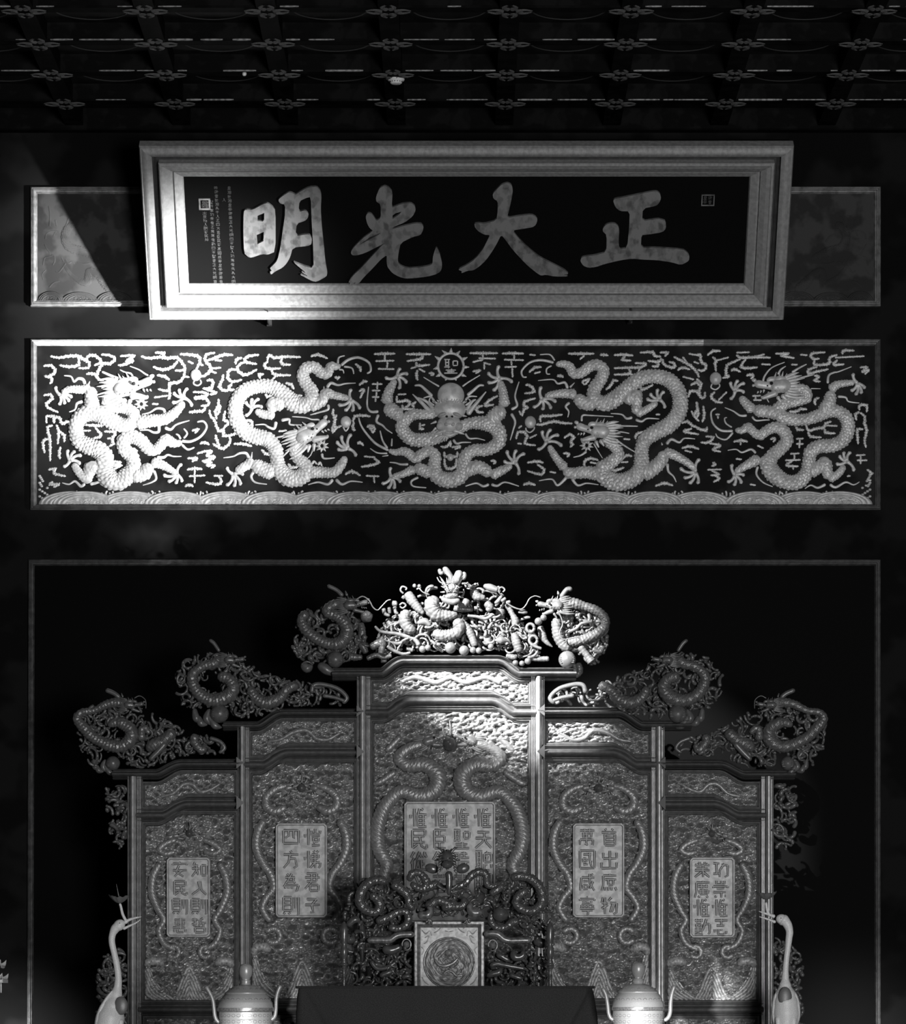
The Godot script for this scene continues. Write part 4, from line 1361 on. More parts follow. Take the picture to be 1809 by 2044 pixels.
func front_head(d: Node3D, f: Array) -> void:
	# the middle dragon looks out of the panel
	var mat: Material = M["gilded relief"]
	var k: float = f[2] * S
	var p := func(x: float, y: float, dz: float) -> Vector3:
		return at(f[0] + x * f[2], f[1] + y * f[2], FZ + dz)
	var m := MB.new()
	ball(m, p.call(905, 500, 0.0), 136 * k, 130 * k, 0.036, 40, 0.0, 0.05, 20.0)
	ball(m, p.call(895, 640, 0.0), 164 * k, 112 * k, 0.048, 40, 0.0, 0.05, 22.0)
	ball(m, p.call(890, 790, 0.0), 125 * k, 95 * k, 0.060, 24, 0.0, 0.02, 14.0)
	ball(m, p.call(893, 770, 0.03), 60 * k, 48 * k, 0.040, 16)
	for s in [-1.0, 1.0]:
		ball(m, p.call(893 + s * 70, 690, 0.03), 45 * k, 20 * k, 0.03, 12, -s * 0.3)
		for n in 6:
			tube(m, pp("%f,%f,12 %f,%f,4" % [893 + s * (20 + n * 22), 560 + (n % 2) * 18, 893 + s * (26 + n * 26), 520 + n * 6], f, FZ + 0.03), {"half": true, "seg": 6, "step": 0.008})
		ball(m, p.call(893 + s * 32, 790, 0.05), 24 * k, 20 * k, 0.02, 10)
		ball(m, p.call(893 + s * 90, 810, 0.03), 45 * k, 40 * k, 0.03, 12)
		tube(m, pp("%f,850,22 %f,870,16 %f,890,5" % [893 + s * 30, 893 + s * 100, 893 + s * 150], f, FZ + 0.03), {"half": true, "seg": 8, "step": 0.008})
		for n in 5:
			tube(m, pp("%f,%f,16 %f,%f,4" % [893 + s * (120 + n * 3), 580 + n * 60, 893 + s * (175 + (n % 2) * 18), 560 + n * 75], f, FZ + 0.01), {"half": true, "seg": 6, "step": 0.008})
	tube(m, pp("820,880,16 893,900,24 960,880,16", f, FZ + 0.03), {"half": true, "seg": 8, "step": 0.008})
	for n in 5:
		tube(m, pp("%f,900,16 %f,960,4" % [820 + n * 12, 700 + n * 40], f, FZ + 0.03), {"half": true, "seg": 6, "step": 0.008})
	settle(m)
	part("head", m, mat, d)
	m = MB.new()
	for x in [866.0, 920.0]:
		ball(m, p.call(x, 711, 0.058), 11 * k, 11 * k, 0.014, 10)
	part("eye", m, M["recess"], d)


# ---------------------------------------------------------------- the carved screen
const SZ := 1.6          # depth at which the screen stands
const U := [0.0, 0.0, 1.0]

class Relief:
	# a field of heights over a survey rectangle
	var x0 := 0.0
	var y0 := 0.0
	var c := 1.6
	var w := 0
	var h := 0
	var d := PackedFloat32Array()

	func _init(ax: float, ay: float, bx: float, by: float, cell := 1.25) -> void:
		x0 = ax
		y0 = ay
		c = cell
		w = int((bx - ax) / c) + 2
		h = int((by - ay) / c) + 2
		d.resize(w * h)

	func dome(x: float, y: float, rx: float, ry: float, top: float, turn := 0.0) -> void:
		var ct := cos(turn)
		var st := sin(turn)
		var rm := maxf(rx, ry)
		var i0 := maxi(0, int((x - rm - x0) / c))
		var i1 := mini(w - 1, int((x + rm - x0) / c) + 1)
		var j0 := maxi(0, int((y - rm - y0) / c))
		var j1 := mini(h - 1, int((y + rm - y0) / c) + 1)
		for j in range(j0, j1 + 1):
			var py := y0 + j * c - y
			for i in range(i0, i1 + 1):
				var px := x0 + i * c - x
				var u := (px * ct + py * st) / rx
				var v := (py * ct - px * st) / ry
				var q := 1.0 - u * u - v * v
				if q > 0.0:
					var z := top * sqrt(q)
					var n := j * w + i
					if z > d[n]:
						d[n] = z

	func get_at(x: float, y: float) -> float:
		var fx := clampf((x - x0) / c, 0.0, w - 1.01)
		var fy := clampf((y - y0) / c, 0.0, h - 1.01)
		var i := int(fx)
		var j := int(fy)
		fx -= i
		fy -= j
		var n := j * w + i
		return lerpf(lerpf(d[n], d[n + 1], fx), lerpf(d[n + w], d[n + w + 1], fx), fy)


func ogee(px: float, ramps: Array, shift := 0.0) -> float:
	# 0 at the low shoulder, 1 on the raised middle
	var s := 1.0
	for r in ramps:
		var dir := signf(r[1] - r[0])
		var t := clampf((px - r[0] - dir * shift) / (r[1] - r[0]), 0.0, 1.0)
		s = minf(s, t * t * (3.0 - 2.0 * t))
	return s


func curve(x0: float, x1: float, lo: float, hi: float, ramps: Array, shift: float, z: float) -> PackedVector2Array:
	var out := PackedVector2Array()
	var n := int(absf(x1 - x0) / 3.0) + 1
	for i in n + 1:
		var x := lerpf(x0, x1, float(i) / n)
		var p := at(x, lerpf(lo, hi, ogee(x, ramps, shift)), z)
		out.append(Vector2(p.x, p.y))
	return out


func relief_panel(rf: Relief, x0: float, x1: float, top: Array, bot: Array, ramps: Array, z: float) -> MB:
	var m := MB.new()
	var nx := int((x1 - x0) / rf.c)
	var ny := int((bot[0] - top[1]) / rf.c)
	for i in nx + 1:
		var x := lerpf(x0, x1, float(i) / nx)
		var ya := lerpf(top[0], top[1], ogee(x, ramps, 2.0))
		var yb := lerpf(bot[0], bot[1], ogee(x, ramps, 14.0)) if bot[0] != bot[1] else float(bot[0])
		for j in ny + 1:
			var y := lerpf(ya, yb, float(j) / ny)
			var edge := i == 0 or j == 0 or i == nx or j == ny
			m.v.append(at(x, y, z) + Vector3(0, 0, 0.0 if edge else rf.get_at(x, y)))
	for i in nx:
		for j in ny:
			var a := i * (ny + 1) + j
			if maxf(maxf(m.v[a].z, m.v[a + 1].z), maxf(m.v[a + ny + 1].z, m.v[a + ny + 2].z)) > z + 0.004:  # low cells left open so the dark board shows as shade
				m.quad(a + 1, a + ny + 2, a + ny + 1, a)
	return m


func cloud_rows(rf: Relief, sx: float, sy: float, amp: float) -> void:
	# small scudding clouds, row upon row
	var r := RandomNumberGenerator.new()
	var wpx := rf.w * rf.c
	var hpx := rf.h * rf.c
	var rows := int(hpx / sy)
	for j in rows + 1:
		var off := (j % 2) * sx * 0.5
		for i in int(wpx / sx) + 2:
			var x := rf.x0 + i * sx - off + r.randf_range(-0.25, 0.25) * sx
			var y := rf.y0 + j * sy + r.randf_range(-0.3, 0.3) * sy
			var dir := 1.0 if r.randf() < 0.5 else -1.0
			var k := r.randf_range(0.75, 1.2)
			var a := amp * r.randf_range(0.6, 1.15)
			var tl := dir * r.randf_range(0.05, 0.3)
			rf.dome(x, y, sx * 0.42 * k, sy * 0.40 * k, a, tl)
			rf.dome(x + dir * sx * 0.26, y - sy * 0.28, sx * 0.20 * k, sy * 0.34 * k, a * 0.95, -tl)
			rf.dome(x - dir * sx * 0.34, y + sy * 0.24, sx * 0.20 * k, sy * 0.32 * k, a * 0.8)
			rf.dome(x + dir * sx * 0.62, y + sy * 0.30, sx * 0.34, sy * 0.17, a * 0.55, dir * 0.35)


func moulding_round(x0: float, x1: float, top: Array, bot: Array, ramps: Array, prof: PackedVector2Array, z: float) -> MB:
	# an inward profile right round a panel, its head (and foot) following the ogee
	var xm := (x0 + x1) * 0.5
	var p := PackedVector2Array()
	if bot[0] == bot[1]:
		p.append_array(curve(xm, x1, bot[0], bot[1], ramps, 12.0, z))
	else:
		p.append_array(curve(xm, x1, bot[0], bot[1], ramps, 14.0, z))
	p.append_array(curve(x1, x0, top[0], top[1], ramps, 0.0, z))
	p.append_array(curve(x0, xm, bot[0], bot[1], ramps, 14.0, z))
	var q := PackedVector2Array()
	for v in p:
		if q.is_empty() or q[q.size() - 1].distance_to(v) > 0.0005:
			q.append(v)
	var m := MB.new()
	sweep(m, q, z, prof, false)
	return m


func rail_profile(t: float, h: float) -> PackedVector2Array:
	# a heavy rail: bead, cove, broad swelling, cove, bead
	var out := PackedVector2Array([Vector2(0, 0), Vector2(0, h * 0.45)])
	for j in 5:
		out.append(Vector2(t * (0.02 + 0.12 * j / 4.0), h * (0.5 + 0.18 * sin(PI * j / 4.0))))
	out.append(Vector2(t * 0.17, h * 0.38))
	for j in 9:
		out.append(Vector2(t * (0.2 + 0.5 * j / 8.0), h * (0.5 + 0.5 * sin(PI * j / 8.0))))
	out.append(Vector2(t * 0.74, h * 0.4))
	out.append(Vector2(t * 0.80, h * 0.44))
	for j in 5:
		out.append(Vector2(t * (0.83 + 0.15 * j / 4.0), h * (0.5 + 0.2 * sin(PI * j / 4.0))))
	out.append(Vector2(t, h * 0.4))
	out.append(Vector2(t, 0))
	return out


func post_profile(w: float, h: float) -> PackedVector2Array:
	var out := PackedVector2Array([Vector2(0, -0.05), Vector2(0, h * 0.45), Vector2(w * 0.08, h * 0.55), Vector2(w * 0.10, h * 0.22), Vector2(w * 0.17, h * 0.22)])
	for j in 8:
		out.append(Vector2(w * (0.2 + 0.42 * j / 7.0), h * (0.55 + 0.45 * sin(PI * (0.1 + 0.8 * j / 7.0)))))
	out.append(Vector2(w * 0.66, h * 0.2))
	for c in 3:
		for j in 4:
			out.append(Vector2(w * (0.67 + 0.1 * c + 0.09 * j / 3.0), h * (0.28 + 0.26 * sin(PI * j / 3.0))))
	out.append(Vector2(w, h * 0.45))
	out.append(Vector2(w, -0.05))
	return out


func post(o: Node3D, x0: float, x1: float, top: float, mirror := false) -> void:
	var m := MB.new()
	var a := at(x0, top, SZ)
	var b := at(x1, top, SZ)
	var pr := post_profile(b.x - a.x, 0.095)
	if mirror:
		var q := PackedVector2Array()
		for i in range(pr.size() - 1, -1, -1):
			q.append(Vector2(b.x - a.x - pr[i].x, pr[i].y))
		pr = q
	# path runs downwards so that its left is +x
	sweep(m, PackedVector2Array([Vector2(a.x, a.y), Vector2(a.x, 0.92)]), SZ, pr)
	part("post", m, M["post wood"], o)


func tablet(o: Node3D, r: Array, cols: Array, rows: Array, words: Array, h: float) -> void:
	# an inscribed plate in a notched moulding, columns read from the right
	var a := at(r[0], r[3], SZ)
	var b := at(r[2], r[1], SZ)
	var cut := 0.018
	var prof := PackedVector2Array([Vector2(0, 0), Vector2(0, 0.012), Vector2(0.004, 0.018), Vector2(0.010, 0.018), Vector2(0.013, 0.010), Vector2(0.016, 0.004)])
	var path := PackedVector2Array([Vector2((a.x + b.x) * 0.5, a.y), Vector2(b.x - cut, a.y), Vector2(b.x, a.y + cut), Vector2(b.x, b.y - cut), Vector2(b.x - cut, b.y), Vector2(a.x + cut, b.y), Vector2(a.x, b.y - cut), Vector2(a.x, a.y + cut), Vector2(a.x + cut, a.y), Vector2((a.x + b.x) * 0.5, a.y)])
	var m := MB.new()
	var face := PackedVector2Array()
	for i in range(1, path.size() - 1):
		face.append(path[i])
	prism(m, face, SZ + 0.02, SZ + h)
	var t := part("tablet", m, M["tablet gold"], o)
	m = MB.new()
	sweep(m, path, SZ + h - 0.002, prof, false)
	part("tablet_moulding", m, M["tablet gold"], t)
	var n := 0
	for ci in cols.size():
		for ri in rows.size():
			var ch: String = words[ci][ri]
			var p := at(cols[ci][0], rows[ri][0], SZ + h)
			var q := at(cols[ci][1], rows[ri][1], SZ + h)
			var lo := Vector2(p.x, p.y)
			var hi := Vector2(q.x, q.y)
			var rad := (hi.x - lo.x) * 0.050
			m = MB.new()
			glyph(m, ch, lo, hi, SZ + h, rad * 1.75, 0.0022, 4)
			part("character_groove", m, M["tablet outline"], t)
			m = MB.new()
			glyph(m, ch, lo, hi, SZ + h + 0.0012, rad, 0.0062, 5)
			part("character", m, M["tablet letter"], t)
			n += 1


func mirror_path(s: String, axis: float) -> String:
	var out := PackedStringArray()
	for w in s.split(" ", false):
		var c := w.split(",")
		c[0] = "%f" % (2.0 * axis - float(c[0]))
		out.append(",".join(c))
	return " ".join(out)


func shifted(s: String, dx: float, dy: float) -> String:
	var out := PackedStringArray()
	for w in s.split(" ", false):
		var c := w.split(",")
		c[0] = "%f" % (float(c[0]) + dx)
		c[1] = "%f" % (float(c[1]) + dy)
		out.append(",".join(c))
	return " ".join(out)


func ring_path(x: float, y: float, rx: float, ry: float, r: float, a0 := 0.0, a1 := 360.0, n := 16) -> String:
	var out := PackedStringArray()
	for i in n + 1:
		var a := deg_to_rad(lerpf(a0, a1, float(i) / n))
		out.append("%f,%f,%f" % [x + cos(a) * rx, y + sin(a) * ry, r])
	return " ".join(out)


func scaled_dragon(owner_: Node3D, called: String, runs: Array, f: Array, z: float, mat: Material, flat := 0.9, pitch := 0.021) -> Node3D:
	var m := MB.new()
	for s in runs:
		tube(m, pp(s, f, z), {"seg": 26, "flat": flat, "step": 0.0052, "scale": 0.22, "pitch": pitch, "across": 9.0})
	return part(called, m, mat, owner_)


func panel_dragons(o: Node3D, runs: Array, axis: float, dx: float, pearl_at: Vector2, pr: float, heads: Array, hs: float) -> void:
	for s in [1.0, -1.0]:
		var list := []
		for q in runs:
			var t: String = q if s > 0.0 else mirror_path(q, axis)
			list.append(shifted(t, dx, 0.0))
		var d := scaled_dragon(o, "dragon", list, U, SZ + 0.030, M["dragon gold"], 0.62, 0.013)
		for hd in heads:
			var hx: float = hd[0] if s > 0.0 else 2.0 * axis - hd[0]
			dragon_head(d, Vector2(hx + dx, hd[1]), hd[2], s * hd[3], hs, U, SZ + 0.028, M["dragon gold"], 0.9, false)
	var m := MB.new()
	var k := unit(SZ)
	ball(m, at(pearl_at.x + dx, pearl_at.y, SZ + 0.035), pr * k, pr * k, pr * k, 20)
	part("pearl", m, M["throne wood"], o)
	m = MB.new()
	for n in 7:
		var a := -PI * 0.5 + (n - 3) * 0.55
		var q := Vector2(pearl_at.x + dx + cos(a) * pr * 1.1, pearl_at.y + sin(a) * pr * 1.1)
		var e := Vector2(pearl_at.x + dx + cos(a) * pr * 1.6 + sin(n * 2.0) * 3.0, pearl_at.y + sin(a) * pr * (3.4 - absf(n - 3) * 0.55))
		tube(m, pp("%f,%f,%f %f,%f,%f %f,%f,0.6" % [q.x, q.y, pr * 0.3, (q.x + e.x) * 0.5 + 3.0 * sin(n * 5.0), (q.y + e.y) * 0.5, pr * 0.22, e.x, e.y], U, SZ + 0.03), {"seg": 7, "step": 0.008})
	part("flame", m, M["dragon gold"], o)


func mountain(o: Node3D, x: float, base: float, wid: float, tall: float) -> void:
	# a stepped peak built of nested ridges
	var m := MB.new()
	for n in 3:
		var t := 1.0 - n * 0.27
		var w := wid * t
		var h := tall * t
		var pg := PackedVector2Array()
		for q in [[-1.0, 0.0], [-0.62, 0.33], [-0.34, 0.72], [-0.12, 0.95], [0.0, 1.0], [0.12, 0.95], [0.34, 0.72], [0.62, 0.33], [1.0, 0.0]]:
			var p := at(x + q[0] * w, base - q[1] * h, SZ)
			pg.append(Vector2(p.x, p.y))
		prism(m, pg, SZ + 0.004, SZ + 0.020 + n * 0.006)
	for n in 5:
		var t := 1.0 - n * 0.19
		var w := wid * t
		var h := tall * (t * 0.98)
		tube(m, pp("%f,%f,2.5 %f,%f,4 %f,%f,4.5 %f,%f,4 %f,%f,4.5 %f,%f,4 %f,%f,2.5" % [x - w, base, x - w * 0.62, base - h * 0.33, x - w * 0.34, base - h * 0.72, x, base - h, x + w * 0.34, base - h * 0.72, x + w * 0.62, base - h * 0.33, x + w, base], U, SZ + 0.016 + n * 0.004), {"seg": 8, "step": 0.012, "flat": 1.3})
	part("mountain", m, M["mountain"], o)


func surf(o: Node3D, x: float, base: float, dir: float, tall: float) -> void:
	# a breaking wave in a bottom corner, its curl pointing inwards
	var m := MB.new()
	for n in 5:
		var w := 1.0 - n * 0.16
		tube(m, pp("%f,%f,3 %f,%f,4 %f,%f,4.5 %f,%f,3.5" % [x + dir * (58.0 - n * 9.0), base, x + dir * (26.0 - n * 5.0), base - tall * 0.28 * w, x + dir * (9.0 - n * 1.5), base - tall * 0.62 * w, x + dir * 3.0, base - tall * 0.86 * w], U, SZ + 0.016 + n * 0.003), {"seg": 8, "step": 0.012, "flat": 1.3})
	var pg := PackedVector2Array()
	for q in [[0.0, 0.0], [60.0, 0.0], [34.0, 0.26], [16.0, 0.58], [9.0, 0.88], [0.0, 0.92]]:
		var p := at(x + dir * q[0], base - tall * q[1], SZ)
		pg.append(Vector2(p.x, p.y))
	prism(m, pg, SZ + 0.004, SZ + 0.020)
	tube(m, pp("%f,%f,7 %f,%f,10 %f,%f,11 %f,%f,8" % [x + dir * 3.0, base - tall * 0.80, x + dir * 8.0, base - tall * 0.95, x + dir * 24.0, base - tall * 0.97, x + dir * 37.0, base - tall * 0.88], U, SZ + 0.022), {"seg": 9, "step": 0.01, "flat": 1.1, "lump": 0.15, "llen": 0.025})
	part("surf", m, M["mountain"], o)


func screen_panel(o: Node3D, x0: float, x1: float, ramps: Array, cap: Array, cap_x: Array, small: Array, mid: Array, main: Array, tip: float) -> void:
	# cap, mid: [low bottom, high bottom, low top, high top]; small, main: [low top, high top, low bottom, high bottom]
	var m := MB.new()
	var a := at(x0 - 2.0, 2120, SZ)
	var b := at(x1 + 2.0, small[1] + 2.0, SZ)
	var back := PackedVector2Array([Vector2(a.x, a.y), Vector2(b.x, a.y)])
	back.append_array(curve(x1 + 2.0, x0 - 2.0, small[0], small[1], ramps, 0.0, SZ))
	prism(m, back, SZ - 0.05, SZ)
	part("board", m, M["recess"], o)  # dark tone gives the shade in the gaps between carved clouds
	# carved fields
	var rf := Relief.new(x0, small[1], x1, small[2])
	cloud_rows(rf, 18.0, 8.0, 0.026)
	part("carved_field", relief_panel(rf, x0 + 3.0, x1 - 3.0, [small[0] + 3.0, small[1] + 3.0], [small[2] - 3.0, small[3] - 3.0], ramps, SZ + 0.006), M["carved gold"], o)
	rf = Relief.new(x0, main[1], x1, main[2])
	cloud_rows(rf, 22.0, 9.6, 0.034)
	part("carved_field", relief_panel(rf, x0 + 4.0, x1 - 4.0, [main[0] + 4.0, main[1] + 4.0], [main[2] - 4.0, main[2] - 4.0], ramps, SZ + 0.006), M["carved gold"], o)
	var lip := PackedVector2Array([Vector2(-0.004, 0.0), Vector2(-0.004, 0.034), Vector2(0.002, 0.040), Vector2(0.007, 0.036), Vector2(0.010, 0.022), Vector2(0.014, 0.026), Vector2(0.018, 0.020), Vector2(0.019, 0.0)])
	part("panel_lip", moulding_round(x0 - 1.0, x1 + 1.0, [small[0] - 2.0, small[1] - 2.0], [small[2] + 2.0, small[3] + 2.0], ramps, lip, SZ), M["rail wood"], o)
	part("panel_lip", moulding_round(x0 - 1.0, x1 + 1.0, [main[0] - 2.0, main[1] - 2.0], [main[2] + 2.0, main[2] + 2.0], ramps, lip, SZ), M["rail wood"], o)
	# the heavy rails
	m = MB.new()
	sweep(m, curve(cap_x[0], cap_x[1], cap[0], cap[1], ramps, 0.0, SZ), SZ - 0.06, rail_profile((cap[0] - cap[2]) * unit(SZ), 0.17))
	part("cap_rail", m, M["rail wood"], o)
	m = MB.new()
	sweep(m, curve(x0 - 12.0, x1 + 12.0, mid[0], mid[1], ramps, 12.0, SZ), SZ - 0.02, rail_profile((mid[0] - mid[2]) * unit(SZ), 0.105))
	part("middle_rail", m, M["rail wood"], o)
	# where a leaf's rails run into its taller neighbour's post they end in a point
	if tip != 0.0:
		var xe := x1 + 2.0 if tip > 0.0 else x0 - 2.0
		for q in [[cap[1], cap[3], 0.17, SZ - 0.06], [mid[1], mid[3], 0.105, SZ - 0.02]]:
			m = MB.new()
			var pf := rail_profile((q[0] - q[1]) * unit(SZ), q[2])
			var p0 := at(xe, q[0], SZ)
			var p1 := at(xe + tip * 15.0, (q[0] + q[1]) * 0.5, SZ)
			for n in pf.size() - 1:
				var va := Vector3(p0.x, p0.y + pf[n].x, q[3] + maxf(pf[n].y, 0.125 if q[2] < 0.15 else 0.165))
				var vb := Vector3(p0.x, p0.y + pf[n + 1].x, q[3] + maxf(pf[n + 1].y, 0.125 if q[2] < 0.15 else 0.165))
				var vt := Vector3(p1.x, p1.y, SZ + 0.10)
				var c := m.v.size()
				m.v.append(va); m.v.append(vb); m.v.append(vt)
				if tip > 0.0:
					m.tri(c, c + 2, c + 1)
				else:
					m.tri(c, c + 1, c + 2)
			part("rail_tip", m, M["rail dark"], o)
	m = MB.new()
	var yl: float = main[2] + 2.0
	sweep(m, PackedVector2Array([Vector2(at(x0 - 8.0, yl, SZ).x, at(0, yl + 27.0, SZ).y), Vector2(at(x1 + 8.0, yl, SZ).x, at(0, yl + 27.0, SZ).y)]), SZ - 0.02, rail_profile(26.0 * unit(SZ), 0.10))
	part("bottom_rail", m, M["rail wood"], o)
	rf = Relief.new(x0, yl + 30.0, x1, yl + 78.0)
	cloud_rows(rf, 22.0, 9.6, 0.03)
	part("carved_field", relief_panel(rf, x0 + 6.0, x1 - 6.0, [yl + 32.0, yl + 32.0], [yl + 76.0, yl + 76.0], [], SZ + 0.006), M["carved gold"], o)
	part("panel_lip", moulding_round(x0 + 1.0, x1 - 1.0, [yl + 29.0, yl + 29.0], [yl + 79.0, yl + 79.0], [], lip, SZ), M["rail wood"], o)
	# plinth down to the dais
	m = MB.new()
	box(m, Vector3(a.x - 0.03, 0.56, SZ - 0.12), Vector3(b.x + 0.03, 0.95, SZ + 0.12), 0.02)
	box(m, Vector3(a.x - 0.02, 0.95, SZ - 0.07), Vector3(b.x + 0.02, at(0, 2108, SZ).y, SZ + 0.06), 0.01)
	part("plinth", m, M["rail wood"], o)


func openwork(m: MB, poly: Array, count: int, z: float, deep: float, rad: float, avoid := []) -> void:
	# pierced carving: many short curling stems in several layers, kept inside the outline
	var pg := pv(poly)
	var lo := pg[0]
	var hi := pg[0]
	for q in pg:
		lo = lo.min(q)
		hi = hi.max(q)
	var k := unit(z)
	var made := 0
	var tries := 0
	while made < count and tries < count * 12:
		tries += 1
		var p := Vector2(rng.randf_range(lo.x, hi.x), rng.randf_range(lo.y, hi.y))
		if not Geometry2D.is_point_in_polygon(p, pg):
			continue
		var skip := false
		for h in avoid:
			if p.distance_to(Vector2(h[0], h[1])) < h[2]:
				skip = true
		if skip:
			continue
		var a := rng.randf_range(0, TAU)
		var bend := rng.randf_range(0.18, 0.5) * (1.0 if rng.randf() < 0.5 else -1.0)
		var pts := PackedVector3Array()
		var rr := PackedFloat32Array()
		var zz := z + rng.randf_range(-deep, deep)
		var r := rad * rng.randf_range(0.7, 1.35)
		var steps := rng.randi_range(5, 9)
		for i in steps:
			if not Geometry2D.is_point_in_polygon(p, pg):
				break
			pts.append(at(p.x, p.y, zz))
			rr.append(r * k * (1.0 - 0.6 * i / steps))
			p += Vector2(cos(a), sin(a)) * 5.0
			a += bend
			bend *= 1.10
			zz += rng.randf_range(-0.012, 0.012)
		if pts.size() < 3:
			continue
		tube(m, [pts, rr], {"seg": 7, "step": 0.009, "flat": 0.9})
		if rng.randf() < 0.5:
			ball(m, pts[pts.size() - 1], r * k * 0.8, r * k * 0.8, r * k * 0.8, 8)
		made += 1


func stems(m: MB, list: Array, f: Array, z: float, seg := 9) -> void:
	var n := 0
	for s in list:
		tube(m, pp(s, f, z + 0.03 * ((n * 7) % 5 - 2)), {"seg": seg, "step": 0.009})
		n += 1


func stem_parts(o: Node3D, called: String, list: Array, f: Array, z: float, mat: Material) -> void:
	var n := 0
	for s in list:
		var m := MB.new()
		tube(m, pp(s, f, z + 0.03 * ((n * 7) % 5 - 2)), {"seg": 10, "step": 0.007})
		part(called, m, mat, o)
		n += 1


func limbs(o: Node3D, list: Array, f: Array, z: float, mat: Material) -> void:
	var n := 0
	for s in list:
		var m := MB.new()
		var pr := pp(s, f, z + 0.03 * ((n * 7) % 5 - 2))
		var r: PackedFloat32Array = pr[1]
		for i in r.size():
			r[i] *= 0.76
		tube(m, [pr[0], r], {"seg": 18, "step": 0.005, "scale": 0.2 if r[0] > 0.012 else 0.0, "pitch": 0.018, "across": 7.0, "blunt": 0.6})
		part("limb", m, mat, o)
		n += 1


func orb(o: Node3D, x: float, y: float, r: float, z: float, mat: Material) -> void:
	# the grooved pearl in the scroll at a cap rail's end
	var k := unit(z)
	var m := MB.new()
	ball(m, at(x, y, z), r * k, r * k, r * k, 24)
	for n in 4:
		tube(m, pp(ring_path(x, y + (n - 1.5) * 3.2, r * sqrt(1.0 - pow((n - 1.5) * 3.2 / r, 2.0)) * 0.86, 1.6, 0.9, 10, 170, 8), U, z + r * k * 0.72), {"seg": 6, "step": 0.01})
	part("pearl", m, mat, o)


func crest_side(o: Node3D, runs: Array, horns: Array, hd: Array, poly: Array, avoid: Array, orb_at: Array, f: Array, mirror: bool, count: int) -> void:
	# a carved crest sloping up to the outside; drawn on the left, mirrored on the right
	var z := SZ
	var ax: float = f[3]
	var fl := func(s: String) -> String:
		# survey sheet -> survey columns, mirrored if need be
		var out := PackedStringArray()
		for w in s.split(" ", false):
			var c := w.split(",")
			var x: float = f[0] + float(c[0]) * f[2]
			if mirror:
				x = 2.0 * ax - x
			var t := "%f,%f" % [x, f[1] + float(c[1]) * f[2]]
			if c.size() > 2:
				t += ",%f" % (float(c[2]) * f[2])
			out.append(t)
		return " ".join(out)
	var pg := []
	for i in range(0, poly.size(), 2):
		var x: float = f[0] + poly[i] * f[2]
		pg.append(2.0 * ax - x if mirror else x)
		pg.append(f[1] + poly[i + 1] * f[2])
	var av := []
	for h in avoid:
		var x: float = f[0] + h[0] * f[2]
		av.append([2.0 * ax - x if mirror else x, f[1] + h[1] * f[2], h[2] * f[2]])
	var m := MB.new()
	openwork(m, pg, count, z, 0.07, 3.6, av)
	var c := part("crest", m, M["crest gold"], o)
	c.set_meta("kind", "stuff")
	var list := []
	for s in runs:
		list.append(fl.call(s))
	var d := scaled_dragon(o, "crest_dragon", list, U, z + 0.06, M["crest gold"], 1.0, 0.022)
	for s in horns:
		m = MB.new()
		tube(m, pp(fl.call(s), U, z + 0.08), {"seg": 8, "step": 0.008})
		part("horn" if horns.find(s) == 0 else "stem", m, M["crest gold"], d)
	var hx: float = f[0] + hd[0] * f[2]
	var flip := 1.0
	if mirror:
		hx = 2.0 * ax - hx
		flip = -1.0
	dragon_head(d, Vector2(hx, f[1] + hd[1] * f[2]), hd[2], flip, hd[3] * f[2], U, z + 0.09, M["crest gold"], 1.0, false)
	var ox: float = f[0] + orb_at[0] * f[2]
	orb(c, 2.0 * ax - ox if mirror else ox, f[1] + orb_at[1] * f[2], orb_at[2] * f[2], z + 0.05, M["crest gold"])
	for s in [[-1.3, 0.1, -0.5, 1.25, 0.3, 1.45], [-1.0, -0.5, -1.4, 0.5, -0.7, 1.3], [-2.3, 0.2, -2.0, 1.0, -1.3, 1.2], [-2.7, -0.6, -2.5, 0.5, -2.0, 0.9]]:
		var r: float = orb_at[2]
		m = MB.new()
		tube(m, pp(fl.call("%f,%f,%f %f,%f,%f %f,%f,%f" % [orb_at[0] + s[0] * r, orb_at[1] + s[1] * r, r * 0.25, orb_at[0] + s[2] * r, orb_at[1] + s[3] * r, r * 0.42, orb_at[0] + s[4] * r, orb_at[1] + s[5] * r, r * 0.1]), U, z + 0.03), {"seg": 9, "step": 0.008})
		part("scroll_petal", m, M["crest gold"], c)


